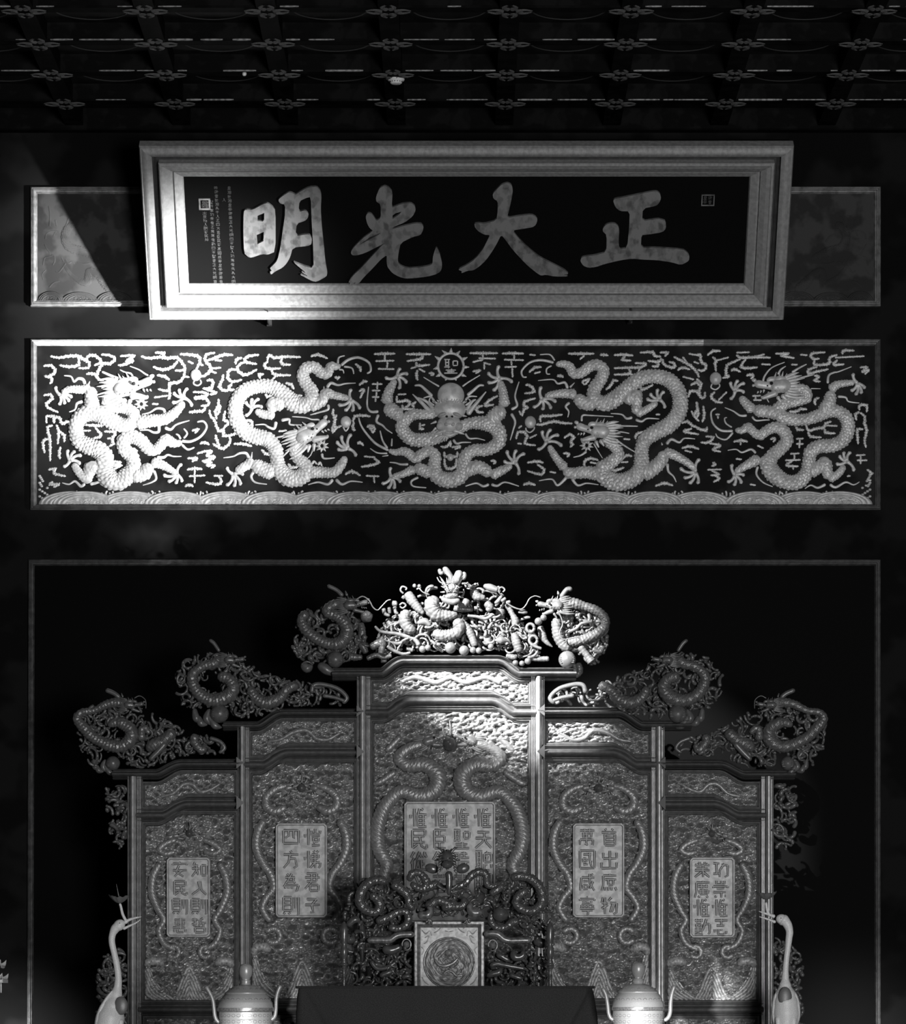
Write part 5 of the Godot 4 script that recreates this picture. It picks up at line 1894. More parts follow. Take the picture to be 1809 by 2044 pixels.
func crest_middle(o: Node3D) -> void:
	var z := SZ
	var k := 340.0 / 1809.0
	var c1 := [570.0, 1120.0, k]
	var c2 := [890.0, 1120.0, k]
	var mat: Material = M["crest gold"]
	var m := MB.new()
	# dim left wing and right wing are dense, the middle is traced stem by stem behind a sparse filling
	openwork(m, [600, 1330, 580, 1290, 585, 1240, 620, 1212, 670, 1205, 700, 1225, 720, 1240, 740, 1290, 700, 1320], 150, z - 0.02, 0.06, 4.0, [[650, 1255, 18]])
	openwork(m, [1110, 1235, 1150, 1205, 1200, 1225, 1216, 1260, 1212, 1305, 1185, 1335, 1160, 1310, 1110, 1285], 130, z - 0.02, 0.06, 4.0, [[1140, 1262, 16]])
	openwork(m, [745, 1300, 760, 1250, 790, 1225, 830, 1215, 900, 1225, 980, 1220, 1040, 1240, 1075, 1270, 1080, 1318, 1030, 1316, 1005, 1300, 800, 1300, 775, 1315], 330, z - 0.03, 0.08, 3.0)
	openwork(m, [830, 1175, 870, 1160, 950, 1160, 1000, 1170, 1020, 1215, 940, 1225, 840, 1220], 40, z - 0.05, 0.03, 3.0)
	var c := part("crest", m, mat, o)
	c.set_meta("kind", "stuff")
	# left dragon
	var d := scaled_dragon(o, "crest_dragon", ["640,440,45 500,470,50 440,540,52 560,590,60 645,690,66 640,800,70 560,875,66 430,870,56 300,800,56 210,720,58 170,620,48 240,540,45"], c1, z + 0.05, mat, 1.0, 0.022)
	dragon_head(d, Vector2(570.0 + 700.0 * k, 1120.0 + 465.0 * k), 0.0, 1.0, 210.0 * k, U, z + 0.08, mat, 1.0, false)
	stem_parts(d, "horn", ["610,375,24 545,310,22 445,260,22", "655,370,18 635,315,6"], c1, z + 0.08, mat)
	m = MB.new()
	tube(m, pp("750,410,8 820,375 890,420 930,490 980,520 1030,470 1080,420 1120,410,6", c1, z + 0.1), {"seg": 7, "step": 0.008})
	part("whisker", m, mat, d)
	# right dragon
	d = scaled_dragon(o, "crest_dragon", ["1180,600,48 1178,690,52 1195,790,56 1250,890,52 1330,930,44", "1265,860,46 1400,850,52 1520,810,48 1620,760,52 1690,690,46 1690,600,42 1600,525,46 1480,480,42 1360,450,56 1250,440,60"], c2, z + 0.05, mat, 1.0, 0.022)
	dragon_head(d, Vector2(890.0 + 1160.0 * k, 1120.0 + 470.0 * k), 0.1, -1.0, 220.0 * k, U, z + 0.08, mat, 1.0, false)
	stem_parts(d, "horn", ["1220,390,26 1290,300,26 1345,305,26", "1200,360,20 1190,315,6"], c2, z + 0.08, mat)
	m = MB.new()
	tube(m, pp("1190,520,8 1230,610 1240,680 1210,760 1250,830 1400,810 1440,850,6", c2, z + 0.13), {"seg": 7, "step": 0.008})
	tube(m, pp("640,440,9 720,490 800,510 850,470 890,400 950,370 1010,388,6", c2, z + 0.08), {"seg": 7, "step": 0.008})
	part("whisker", m, mat, d)
	# central dragon: white body, face, claw-like antlers
	d = scaled_dragon(o, "crest_dragon", ["1610,380,62 1555,470,80 1600,560,76 1700,580,55 1830,565,28", "1800,620,60 1850,700,60 1800,770,60 1660,790,56 1570,745,46", "1300,520,48 1262,610,56 1300,705,56 1380,745,42"], c1, z + 0.07, mat, 1.0, 0.024)
	m = MB.new()
	var w := func(x: float, y: float, zz: float) -> Vector3:
		return at(890.0 + x * k, 1120.0 + y * k, zz)
	var u := unit(z) * k
	ball(m, w.call(70, 310, z + 0.09), 66 * u, 74 * u, 70 * u, 26, 0.3, 0.16, 8.0)
	ball(m, w.call(60, 375, z + 0.13), 72 * u, 34 * u, 50 * u, 20, 0.1, 0.12, 7.0)
	for s in [-1.0, 1.0]:
		ball(m, w.call(62 + s * 34, 305, z + 0.155), 13 * u, 8 * u, 9 * u, 10)
		for n in 6:
			tube(m, pp("%f,%f,11 %f,%f,8 %f,%f,2" % [62 + s * (14 + n * 10), 330 - n * 16, 62 + s * (40 + n * 12), 318 - n * 24, 62 + s * (58 + n * 14), 330 - n * 34], c2, z + 0.13), {"seg": 7, "step": 0.006})
		for n in 4:
			tube(m, pp("%f,%f,16 %f,%f,4" % [62 + s * (60 + n * 4), 240 + n * 45, 62 + s * (105 + n * 8), 205 + n * 62], c2, z + 0.09), {"seg": 7, "step": 0.008})
	for n in 6:
		tube(m, pp("%f,240,14 %f,%f,4" % [20 + n * 18, 10 + n * 24, 175 - 20 * (n % 2)], c2, z + 0.10), {"seg": 7, "step": 0.008})
	tube(m, pp("-45,390,18 0,420,30 80,432,34 150,410,22", c2, z + 0.14), {"seg": 9, "step": 0.008})
	part("head", m, mat, d)
	stem_parts(d, "antler", ["70,250,40 50,180,40 5,100,34 -30,70,24", "-25,110,20 -55,130,20 -68,80,22", "110,240,40 125,170,42 150,120,46 160,100,40", "180,200,22 200,150,24 185,115,20"], c2, z + 0.09, mat)
	m = MB.new()
	tube(m, pp("1610,170,7 1640,220 1700,250,9", c1, z + 0.1), {"seg": 7, "step": 0.008})
	tube(m, pp("1420,285,8 1460,330 1530,355,6", c1, z + 0.1), {"seg": 7, "step": 0.008})
	part("whisker", m, mat, d)
	# traced stems, limbs and leaves
	limbs(c, ["800,650,40 812,760,55 790,850,40", "800,860,60 860,980,42", "900,920,52 1020,870,56 1010,990,34", "640,990,42 720,1020,50 820,1020,34", "1040,500,28 1060,560,26 1110,580,18", "1100,490,26 1110,560,24", "1160,480,28 1170,540,24 1200,560,18", "1130,450,40 1190,450,34", "1080,610,40 1120,680,46 1150,750,34", "950,690,18 1000,740 1080,760 1180,770 1280,800 1380,840 1420,900,34", "1040,700,20 1020,730,16", "1080,850,22 1200,875 1280,830,26", "1080,900,26 1150,950 1250,985 1330,970,18", "1280,920,32 1360,950,26", "1290,330,60 1345,420,66 1400,490,56 1470,560,26", "1240,370,30 1270,400,24", "1255,345,14 1222,310 1240,270 1285,285 1275,310,12", "1370,250,24 1370,280,18", "1210,470,14 1245,445 1280,470 1245,500 1215,480,12", "1400,660,24 1480,640,50 1540,690,30", "1550,630,20 1520,690,60 1500,760,48 1450,850,36", "1650,880,26 1590,900,32 1680,960,22", "1540,840,20 1600,890,26", "1420,560,36 1370,600,30", "860,1040,34 960,1000,36 1040,1020,30 1130,1000,26", "1010,1060,30 1080,1060,26"], c1, z + 0.02, mat)
	limbs(c, ["170,240,15 230,240 290,270 350,250,12", "290,290,50 320,370,62 420,390,34", "230,400,46 200,450,52 130,470,34", "80,500,40 180,510,44 290,520,24", "400,260,25 470,280,52 560,310,40", "560,330,14 570,290 600,278 628,305 605,330,12", "600,360,20 560,420,30 520,450,20", "640,390,22 590,430,26", "690,430,24 640,440,22", "420,440,48 470,490,52 430,525,30", "590,500,70 580,570,66 620,610,30", "650,450,42 705,560,36 740,640,56 720,700,38", "230,580,20 330,590 420,610 500,570,26", "90,610,22 160,620,20 210,640,18", "150,620,40 230,720,56 280,810,50 310,910,44", "330,780,52 400,820,52", "440,810,56 455,900,50", "520,840,12 590,840,56 665,850,10", "510,760,22 560,700,22 640,710,22 690,760,20", "720,760,40 750,860,62 785,970,50", "840,900,52 890,960,46 960,960,56", "770,760,22 850,800 900,790,26", "900,880,22 960,910 1020,930,20", "1000,690,42 1030,790,52 1070,860,34 1135,912,8", "770,540,20 830,540,34 870,550,14", "780,630,18 860,600,22 900,600,14", "890,1020,32 960,1040,32 1100,1035,36", "640,1000,30 720,1020,38 760,1000,20", "380,620,24 420,680,40 360,730,26", "500,640,20 450,720,24", "140,920,40 220,930,36", "110,860,18 160,900,14 200,860,16", "1280,760,25 1380,720 1450,660 1560,640,20", "1430,700,22 1540,700 1640,720,16", "1420,900,52 1500,1000,44 1560,1080,66", "1400,1080,46 1420,1170,52 1370,1235,26", "1360,1090,30 1380,1180,34", "1560,930,40 1640,960,36 1680,900,20", "1350,640,24 1280,610,20", "1290,690,26 1340,680,20"], c2, z + 0.02, mat)
	m = MB.new()
	for q in [[900, 710, 40], [930, 840, 42]]:
		tube(m, pp(ring_path(q[0], q[1], q[2], q[2] * 1.1, 17), c2, z + 0.06), {"seg": 8, "step": 0.01, "blunt": 0.01})
	part("swirl", m, mat, c)
	m = MB.new()
	for q in [[740, 1080, 32], [810, 1086, 30], [872, 1062, 36], [290, 945, 36], [350, 950, 34], [195, 950, 55], [50, 920, 62], [985, 640, 42], [1040, 600, 36], [480, 910, 34]]:
		ball(m, w.call(q[0], q[1], z + 0.07), q[2] * u, q[2] * u, q[2] * u, 14)
	for q in [[1455, 935, 38], [1512, 920, 34], [1370, 262, 22], [1420, 265, 20]]:
		ball(m, w.call(q[0] - 1702.0, q[1], z + 0.07), q[2] * u, q[2] * u, q[2] * u, 14)
	part("bead", m, mat, c)
	m = MB.new()
	ball(m, w.call(860 - 1702, 590, z + 0.06), 66 * u, 62 * u, 60 * u, 16, 0.0, 0.12, 5.0)
	part("flaming_pearl", m, mat, c)
	orb(c, 570.0 + 530.0 * k, 1120.0 + 1045.0 * k, 88.0 * k, z + 0.06, mat)
	orb(c, 890.0 + 1290.0 * k, 1120.0 + 1045.0 * k, 92.0 * k, z + 0.06, mat)
	stem_parts(c, "scroll_petal", ["180,1080,44 230,1140,50 280,1090,30", "350,1090,46 430,1150,56 540,1205,26", "300,1010,40 240,1050,46", "100,950,30 170,950,34 200,1000,28"], c1, z + 0.03, mat)


func bracket(o: Node3D, poly: Array, count: int) -> void:
	var m := MB.new()
	openwork(m, poly, count, SZ + 0.005, 0.03, 4.3)
	part("pierced_bracket", m, M["crest gold"], o).set_meta("kind", "stuff")


func screen() -> void:
	var k3 := 400.0 / 1809.0
	# ---- centre leaf
	var o := thing("screen_leaf", "tallest middle leaf of the carved screen, behind the throne, four columns of characters", "screen panel", at(900, 2170, SZ), "five leaves of the carved screen")
	var rc := [[762, 808], [1038, 992]]
	screen_panel(o, 742, 1058, rc, [1358, 1333, 1333, 1303], [664, 1150], [1361, 1337, 1405, 1381], [1437, 1414, 1407, 1383], [1440, 1417, 1996], 0.0)
	post(o, 713, 741, 1352)
	post(o, 1059, 1087, 1352, true)
	tablet(o, [807, 1601, 989, 1842], [[949, 981], [906, 937], [864, 894], [820, 852]], [[1614, 1650], [1657, 1693], [1700, 1737], [1745, 1780]], ["惟天聰明", "惟聖時憲", "惟臣欽若", "惟民從乂"], 0.052)
	panel_dragons(o, ["845,1484,7 815,1494,10 797,1512,12 815,1528,13 848,1526,15 873,1547,17 868,1576,16 838,1589,15 805,1580,13 785,1590,13 763,1620,14 753,1660,15 757,1695,14 772,1725,13 768,1750,11 785,1775,9 805,1790,4", "800,1470,5 780,1490,6 770,1500,5", "790,1540,6 760,1560,6 745,1565,4"], 898.0, 0.0, Vector2(898, 1485), 14.0, [[858, 1478, -0.2, 1.0]], 38.0)
	crest_middle(o)
	var m := MB.new()
	tube(m, pp("800,1362,4 830,1352,5 870,1362,5 900,1352,5 930,1362,5 970,1352,5 1000,1364,4", U, SZ + 0.02), {"seg": 10, "step": 0.008, "scale": 0.15, "pitch": 0.02})
	part("dragon", m, M["dragon gold"], o)
	# ---- inner leaves
	for s in [0, 1]:
		var dx: float = 593.0 * s
		o = thing("screen_leaf", ["carved screen leaf left of the middle one, plate reading 愷悌君子 四方為則", "carved screen leaf right of the middle one, plate reading 首出庶物 萬國咸寧"][s], "screen panel", at(602 + dx, 2170, SZ), "five leaves of the carved screen")
		var ri := [[514, 566]] if s == 0 else [[1283, 1232]]
		if s == 0:
			screen_panel(o, 500, 711, ri, [1458, 1433, 1440, 1411], [446, 716], [1463, 1437, 1510, 1486], [1540, 1516, 1512, 1489], [1543, 1519, 1996], 1.0)
			post(o, 475, 499, 1452)
			tablet(o, [551, 1644, 654, 1832], [[609, 639], [566, 596]], [[1654, 1687], [1698, 1733], [1744, 1778], [1791, 1825]], ["愷悌君子", "四方為則"], 0.052)
		else:
			screen_panel(o, 1089, 1298, ri, [1458, 1432, 1438, 1408], [1084, 1380], [1463, 1439, 1509, 1485], [1540, 1516, 1511, 1488], [1543, 1519, 1996], -1.0)
			post(o, 1299, 1326, 1452, true)
			tablet(o, [1143, 1644, 1246, 1832], [[1201, 1231], [1158, 1187]], [[1654, 1687], [1698, 1733], [1744, 1778], [1791, 1825]], ["首出庶物", "萬國咸寧"], 0.052)
		panel_dragons(o, ["575,1568,5 552,1574,7 533,1590,8 533,1610,9 550,1619,9 572,1610,6", "528,1636,7 515,1660,9 512,1692,9 524,1722,8 540,1745,8 546,1772,8 532,1792,7 524,1814,7 540,1840,6", ring_path(545, 1868, 14, 14, 6, 200, 520, 14)], 602.0, dx, Vector2(602, 1573), 9.0, [[578, 1572, -0.1, 1.0]], 26.0)
		mountain(o, 603.0 + dx, 1992.0, 34.0, 74.0)
		surf(o, 503.0 + dx - 3.0 * s, 1992.0, 1.0, 105.0)
		surf(o, 706.0 + dx - 3.0 * s, 1992.0, -1.0, 105.0)
		m = MB.new()
		var run := "535,1480,3 560,1476,4 585,1462,5 612,1458,5 632,1474,5 655,1476,4 680,1462,3"
		tube(m, pp(shifted(mirror_path(run, 602.0) if s == 1 else run, dx, 0.0), U, SZ + 0.02), {"seg": 10, "step": 0.008, "scale": 0.15, "pitch": 0.02})
		part("dragon", m, M["dragon gold"], o)
		crest_side(o, ["500,230,56 440,290,45 330,320,40 245,400,45 260,500,50 330,585,52 440,625,56 560,590,62 615,510,56 570,430,50 470,405,44", "760,500,34 800,580,46 860,630,54 930,645,58 1030,605,52 1085,540,42 1150,500,44 1200,520,34"], ["490,185,16 440,110,18 398,78,16", "600,270,10 640,240,8", "1320,560,22 1340,490 1420,480 1560,520 1640,600 1600,650,20", "1420,580,20 1540,600 1640,640,16"], [590, 260, 0.1, 150], [80, 400, 200, 220, 480, 190, 640, 265, 830, 320, 1080, 430, 1400, 480, 1560, 510, 1680, 640, 1640, 672, 1150, 680, 980, 735, 800, 790, 640, 790, 560, 700, 300, 740, 150, 680, 80, 560], [[430, 500, 110], [920, 540, 80], [1480, 560, 60]], [490, 745, 84], [330.0, 1260.0, k3, 895.5], s == 1, 230)
	# ---- outer leaves
	var k4 := 340.0 / 1809.0
	for s in [0, 1]:
		var dx: float = 1043.0 * s
		o = thing("screen_leaf", ["lowest carved screen leaf at the far left, beside the left crane", "lowest carved screen leaf at the far right, beside the right crane"][s], "screen panel", at(378 + dx, 2170, SZ), "five leaves of the carved screen")
		var ro := [[312, 365]] if s == 0 else [[1487, 1434]]
		if s == 0:
			screen_panel(o, 286, 472, ro, [1556, 1536, 1535, 1513], [226, 478], [1564, 1541, 1612, 1588], [1640, 1618, 1614, 1590], [1644, 1622, 1998], 1.0)
			post(o, 256, 284, 1551)
			tablet(o, [334, 1712, 421, 1871], [[383, 412], [345, 373]], [[1721, 1750], [1759, 1786], [1795, 1824], [1833, 1861]], ["知人則哲", "安民則惠"], 0.052)
			bracket(o, [206, 1566, 256, 1566, 256, 1702, 235, 1698, 222, 1680, 214, 1640], 44)
			bracket(o, [256, 1880, 235, 1890, 205, 1905, 192, 1940, 190, 2044, 186, 2170, 256, 2170], 130)
		else:
			screen_panel(o, 1329, 1515, ro, [1556, 1536, 1536, 1513], [1322, 1586], [1564, 1541, 1612, 1588], [1640, 1618, 1614, 1590], [1644, 1622, 1998], -1.0)
			post(o, 1518, 1543, 1551, true)
			tablet(o, [1376, 1712, 1466, 1872], [[1424, 1453], [1387, 1417]], [[1720, 1751], [1758, 1792], [1795, 1828], [1834, 1865]], ["功崇惟志", "業廣惟勤"], 0.052)
			bracket(o, [1544, 1566, 1594, 1566, 1592, 1640, 1582, 1690, 1560, 1702, 1544, 1700], 44)
			bracket(o, [1544, 1868, 1575, 1880, 1600, 1905, 1606, 1950, 1606, 2044, 1612, 2170, 1544, 2170], 130)
		panel_dragons(o, ["352,1676,4 330,1684,6 318,1696,6 330,1704,6 350,1700,4", "320,1722,6 306,1748,8 303,1782,8 315,1814,7 327,1836,6 317,1858,6 328,1884,6 352,1896,5", ring_path(346, 1900, 11, 11, 5, 200, 520, 12)], 378.0, dx, Vector2(378, 1664), 7.0, [[352, 1668, -0.1, 1.0]], 22.0)
		mountain(o, 378.0 + dx, 1996.0, 34.0, 66.0)
		surf(o, 290.0 + dx, 1996.0, 1.0, 80.0)
		surf(o, 466.0 + dx, 1996.0, -1.0, 80.0)
		m = MB.new()
		var run := "320,1590,3 345,1584,4 366,1566,5 384,1566,5 400,1580,5 420,1576,4 440,1564,3"
		tube(m, pp(shifted(mirror_path(run, 378.0) if s == 1 else run, dx, 0.0), U, SZ + 0.02), {"seg": 10, "step": 0.008, "scale": 0.15, "pitch": 0.02})
		part("dragon", m, M["dragon gold"], o)
		crest_side(o, ["630,240,48 520,225,52 400,240,44 250,310,34 120,330,36 75,400,46 150,500,56 240,590,56 330,640,56 420,680,62 540,690,62 640,620,70 645,520,66 560,450,60 480,440,44 400,470,28", "850,560,30 800,500,34 760,520,40 760,640,44", "1110,520,56 1000,620,60 880,680,66 820,740,40", "1340,560,44 1320,640,46 1400,730,40 1440,660,26"], ["530,180,24 470,130,26 375,90,26", "560,170,14 545,125,5", "680,180,6 740,155 800,200 805,290,4", "1020,650,36 940,740,34 840,840,28", "1480,600,24 1590,640 1640,710 1580,760,20"], [640, 250, 0.1, 170], [50, 400, 130, 290, 400, 210, 680, 240, 940, 360, 1160, 490, 1330, 560, 1500, 580, 1650, 680, 1640, 795, 1150, 795, 900, 925, 600, 905, 500, 800, 200, 935, 165, 830, 60, 700], [[470, 550, 90], [1540, 700, 60]], [455, 870, 76], [140.0, 1360.0, k4, 899.0], s == 1, 230)


# ---------------------------------------------------------------- throne, table, censers, cranes
func throne() -> void:
	var z := 2.55
	var k := 240.0 / 1635.0
	var t1 := [670.0, 1680.0, k]
	var t2 := [890.0, 1680.0, k]
	var u := unit(z) * k
	var wood: Material = M["throne wood"]
	var o := thing("throne", "dark carved dragon throne with a square medallion back, between table and screen", "throne", at(897, 2170, 3.0))
	var m := MB.new()
	var a := at(700, 2010, 3.0)
	var b := at(1096, 1972, 3.0)
	box(m, Vector3(a.x, 0.92, 2.3), Vector3(b.x, 1.50, 3.3), 0.03)
	part("seat", m, wood, o)
	m = MB.new()
	box(m, Vector3(a.x - 0.06, 0.56, 2.2), Vector3(b.x + 0.06, 0.92, 3.4), 0.04)
	part("base", m, wood, o)
	# square back with medallion
	var lo := at(826.5, 2010, z)
	var hi := at(967.5, 1838.5, z)
	m = MB.new()
	box(m, Vector3(lo.x + 0.01, lo.y, z - 0.05), Vector3(hi.x - 0.01, hi.y - 0.01, z))
	var back := part("back_panel", m, M["pale field"], o)
	var prof := PackedVector2Array([Vector2(0, -0.05), Vector2(0, 0.028), Vector2(0.006, 0.036), Vector2(0.020, 0.036), Vector2(0.026, 0.028), Vector2(0.034, 0.012), Vector2(0.040, 0.010), Vector2(0.042, 0.0)])
	var q := [Vector2(lo.x, lo.y), Vector2(hi.x, lo.y), Vector2(hi.x, hi.y), Vector2(lo.x, hi.y)]
	for s in [1, 2, 3]:
		m = MB.new()
		rail(m, q[s], q[(s + 1) % 4], z, prof, Vector2(0, 1) if s == 1 else (Vector2(1, 0) if s == 3 else Vector2(1, 1)))
		part("back_frame", m, M["throne gold"], back)
	# medallion: disc with a small dragon on a pebbled ground, in a raised ring
	var rf := Relief.new(840, 1865, 955, 1980, 1.2)
	cloud_rows(rf, 7.0, 4.5, 0.007)
	m = MB.new()
	var n := 40
	for i in n + 1:
		for j in 49:
			var r := 48.0 * i / n
			var an := TAU * j / 48.0
			var px := 897.0 + cos(an) * r
			var py := 1922.0 + sin(an) * r
			m.v.append(at(px, py, z + 0.004) + Vector3(0, 0, rf.get_at(px, py)))
	for i in n:
		for j in 48:
			var c := i * 49 + j
			m.quad(c, c + 1, c + 50, c + 49)
	part("medallion", m, M["rail wood"], back)
	m = MB.new()
	tube(m, pp(ring_path(897, 1922, 50, 50, 1.9, 0, 360, 40), U, z + 0.006), {"seg": 8, "step": 0.012, "blunt": 0.01})
	part("medallion_ring", m, M["throne gold"], back)
	m = MB.new()
	tube(m, pp("868,1915,2 876,1926,3 890,1928,3.5 905,1922,3 915,1912,2", U, z + 0.014), {"seg": 8, "step": 0.006})
	tube(m, pp("885,1945,2 893,1938,2.6 903,1940,2.6 912,1948,2.6 925,1946,2", U, z + 0.014), {"seg": 8, "step": 0.006})
	ball(m, at(896, 1902, z + 0.014), 0.024, 0.022, 0.016, 14, 0.0, 0.12, 6.0)
	part("medallion_dragon", m, M["carved gold"], back)
	m = MB.new()
	for s in [1.0, -1.0]:
		for run in ["842,1856,1.2 850,1864,1.2 858,1858,1.2 862,1868,1", "848,1872,1.2 856,1868,1.2 852,1880,1.2 846,1884,1", "866,1862,1.2 874,1858,1.2 880,1852,1", "841,1890,1 846,1896,1 842,1906,1", "870,1854,1.2 864,1850,1", "842,1950,1 848,1960,1 856,1966,1", "888,1858,1 897,1860,1"]:
			tube(m, pp(run if s > 0.0 else mirror_path(run, 897.0), U, z), {"half": true, "seg": 5, "step": 0.006})
	part("scrollwork", m, M["carved gold"], back)
	# the dragon that crowns the back
	m = MB.new()
	openwork(m, [760, 1800, 800, 1770, 850, 1765, 897, 1760, 950, 1765, 995, 1775, 1040, 1800, 1020, 1836, 970, 1834, 830, 1834, 780, 1836], 110, z - 0.06, 0.05, 3.6)
	openwork(m, [690, 1800, 705, 1765, 740, 1748, 790, 1758, 800, 1800, 830, 1840, 826, 1860, 770, 1858, 720, 1900, 690, 1880, 684, 1830], 110, z - 0.06, 0.06, 3.6)
	openwork(m, [1104, 1800, 1090, 1765, 1055, 1748, 1005, 1758, 995, 1800, 968, 1840, 968, 1860, 1024, 1858, 1074, 1900, 1104, 1880, 1110, 1830], 110, z - 0.06, 0.06, 3.6)
	openwork(m, [688, 1880, 720, 1900, 760, 1880, 822, 1890, 822, 1972, 700, 1972, 690, 1930], 110, z - 0.10, 0.08, 3.8)
	openwork(m, [1108, 1880, 1074, 1900, 1034, 1880, 972, 1890, 972, 1972, 1095, 1972, 1104, 1930], 110, z - 0.10, 0.08, 3.8)
	var cr := part("crest", m, wood, o)
	cr.set_meta("kind", "stuff")
	var d := scaled_dragon(o, "crest_dragon", ["1000,540,42 1040,440,50 1150,430,46 1240,560,60 1200,650,50", "1230,900,60 1300,850,60 1390,800,52 1500,830,52 1560,850,50 1640,830,46", "1020,560,40 1150,640,50 1300,600,60 1420,560,60"], t1, z + 0.06, wood, 1.0, 0.022)
	m = MB.new()
	var w := func(x: float, y: float, zz: float) -> Vector3:
		return at(t1[0] + x * k, t1[1] + y * k, zz)
	ball(m, w.call(1520, 230, z + 0.10), 105 * u, 115 * u, 95 * u, 18, 0.0, 0.10, 8.0)
	ball(m, w.call(1520, 310, z + 0.17), 75 * u, 60 * u, 60 * u, 14, 0.0, 0.06, 6.0)
	for s in [-1.0, 1.0]:
		ball(m, w.call(1520 + s * 42, 225, z + 0.175), 14 * u, 9 * u, 9 * u, 10)
		tube(m, pp("%f,180,20 %f,110,18 %f,70,6" % [1520 + s * 40, 1520 + s * 80, 1520 + s * 150], t1, z + 0.1), {"seg": 8, "step": 0.008})
		for n2 in 7:
			tube(m, pp("%f,%f,18 %f,%f,14 %f,%f,3" % [1520 + s * (40 + n2 * 8), 170 + n2 * 36, 1520 + s * (90 + n2 * 6), 175 + n2 * 40, 1520 + s * (130 - n2 * 2), 210 + n2 * 46], t1, z + 0.12), {"seg": 7, "step": 0.008})
		ball(m, w.call(1520 + s * 210, 365, z + 0.05), 95 * u, 68 * u, 34 * u, 16, s * 0.25, 0.05, 6.0)
		for n2 in 4:
			tube(m, pp("%f,%f,22 %f,%f,5" % [1520 + s * (30 + n2 * 28), 150 + n2 * 30, 1520 + s * (60 + n2 * 40), 90 + n2 * 55], t1, z + 0.08), {"seg": 7, "step": 0.008})
		tube(m, pp("%f,580,22 %f,640,20 %f,650,24" % [1520 - s * 150, 1520 - s * 70, 1520 - s * 20], t1, z + 0.10), {"seg": 8, "step": 0.008})
	part("head", m, wood, d)
	m = MB.new()
	tube(m, pp("1530,400,60 1545,480,48 1545,600,46 1540,730,24", t1, z + 0.10), {"seg": 10, "step": 0.008})
	part("beard", m, wood, d)
	d = scaled_dragon(o, "crest_dragon", ["110,640,40 270,560,44 330,480,50 430,415,52 540,440,52 560,560,50 640,610,40 800,560,34", "-60,900,56 60,880,56 200,880,54 260,830,50 220,770,46"], t2, z + 0.06, wood, 1.0, 0.022)
	scaled_dragon(o, "crest_dragon", ["700,560,60 600,520,60 470,550,60 370,650,60 325,800,62 400,920,62 540,960,58 600,880,60 570,790,62 470,720,52", "760,570,56 880,640,60 980,740,52 1000,850,46 1070,930,40", "550,1090,56 700,1040,50 850,960,46 960,960,46 990,1060,50 940,1150,50 830,1185,46 720,1150,46"], t1, z + 0.08, wood, 1.0, 0.022)
	scaled_dragon(o, "crest_dragon", ["880,500,56 1000,470,60 1150,500,60 1260,600,62 1310,740,64 1290,860,62 1180,940,62 1050,920,60 960,840,60 1000,730,56 1120,660,46", "600,720,50 720,640,50 800,600,40", "1000,1080,52 900,1100,52 820,1160,48 700,1170,46 620,1090,46 620,960,40"], t2, z + 0.08, wood, 1.0, 0.022)
	m = MB.new()
	for c in [[1215, 965, 1.0, t1], [400, 930, -1.0, t2]]:
		tube(m, pp("%f,%f,44 %f,%f,58 %f,%f,60 %f,%f,44 %f,%f,26" % [c[1 - 1] - c[2] * 95.0, c[1] + 10.0, c[0] - c[2] * 30.0, c[1] + 40.0, c[0] + c[2] * 45.0, c[1] + 30.0, c[0] + c[2] * 75.0, c[1] - 45.0, c[0] + c[2] * 30.0, c[1] - 75.0], c[3], z + 0.10), {"seg": 10, "step": 0.008})
	part("scroll", m, M["throne gold"], cr)
	m = MB.new()
	ball(m, at(890.0 + 745.0 * k, 1680.0 + 990.0 * k, z + 0.12), 105 * u, 95 * u, 90 * u, 20)
	part("pearl", m, wood, cr)
	claw(cr, "1270,1050", "1220,1100 1260,1130 1310,1125 1240,1060", t1, z + 0.12, wood, 1.0, false)
	claw(cr, "290,1060", "240,1110 280,1125 330,1110 350,1070", t2, z + 0.12, wood, 1.0, false)
	# arm rails that step down to either side, with spiral ends and baluster posts
	m = MB.new()
	tube(m, pp("1070,1262,42 900,1265,44 810,1290,46 740,1338,46 600,1340,46 430,1340,44", t1, z + 0.10), {"seg": 12, "step": 0.01})
	var ar := part("arm_rail", m, M["throne gold"], o)
	m = MB.new()
	tube(m, pp("520,1256,44 690,1254,50 790,1325,48 880,1345,44 1010,1342,44 1160,1340,40", t2, z + 0.10), {"seg": 12, "step": 0.01})
	var ar2 := part("arm_rail", m, M["throne gold"], o)
	for c in [[965, 1400, t1, ar], [640, 1410, t2, ar2]]:
		m = MB.new()
		ball(m, at(c[2][0] + c[0] * k, c[2][1] + c[1] * k, z + 0.12), 44 * u, 50 * u, 40 * u, 14)
		tube(m, pp(ring_path(c[0], c[1], 60, 74, 12, -200, 120, 14), c[2], z + 0.12), {"seg": 7, "step": 0.008})
		part("spiral", m, M["throne gold"], c[3])
	for c in [[115, t1], [1420, t2]]:
		var bx := at(c[1][0] + c[0] * k, 1800, z + 0.2)
		m = MB.new()
		var pr := PackedVector2Array()
		for v in [[1990, 24], [1955, 24], [1900, 26], [1835, 22], [1830, 34], [1815, 30], [1800, 22], [1690, 22], [1684, 50], [1662, 54], [1655, 36], [1640, 60], [1625, 62], [1600, 46], [1560, 72], [1500, 84], [1450, 74], [1400, 50], [1380, 70], [1300, 86], [1200, 88], [1140, 64], [1090, 20], [1085, 1]]:
			pr.append(Vector2(v[1] * u * (0.62 if v[0] < 1650 else 1.0), CY + (HY - (1680.0 + v[0] * k)) * unit(z + 0.2)))
		lathe(m, Vector3(bx.x, 0, z + 0.2), pr, 20)
		var ps := part("arm_post", m, wood, o)
		m = MB.new()
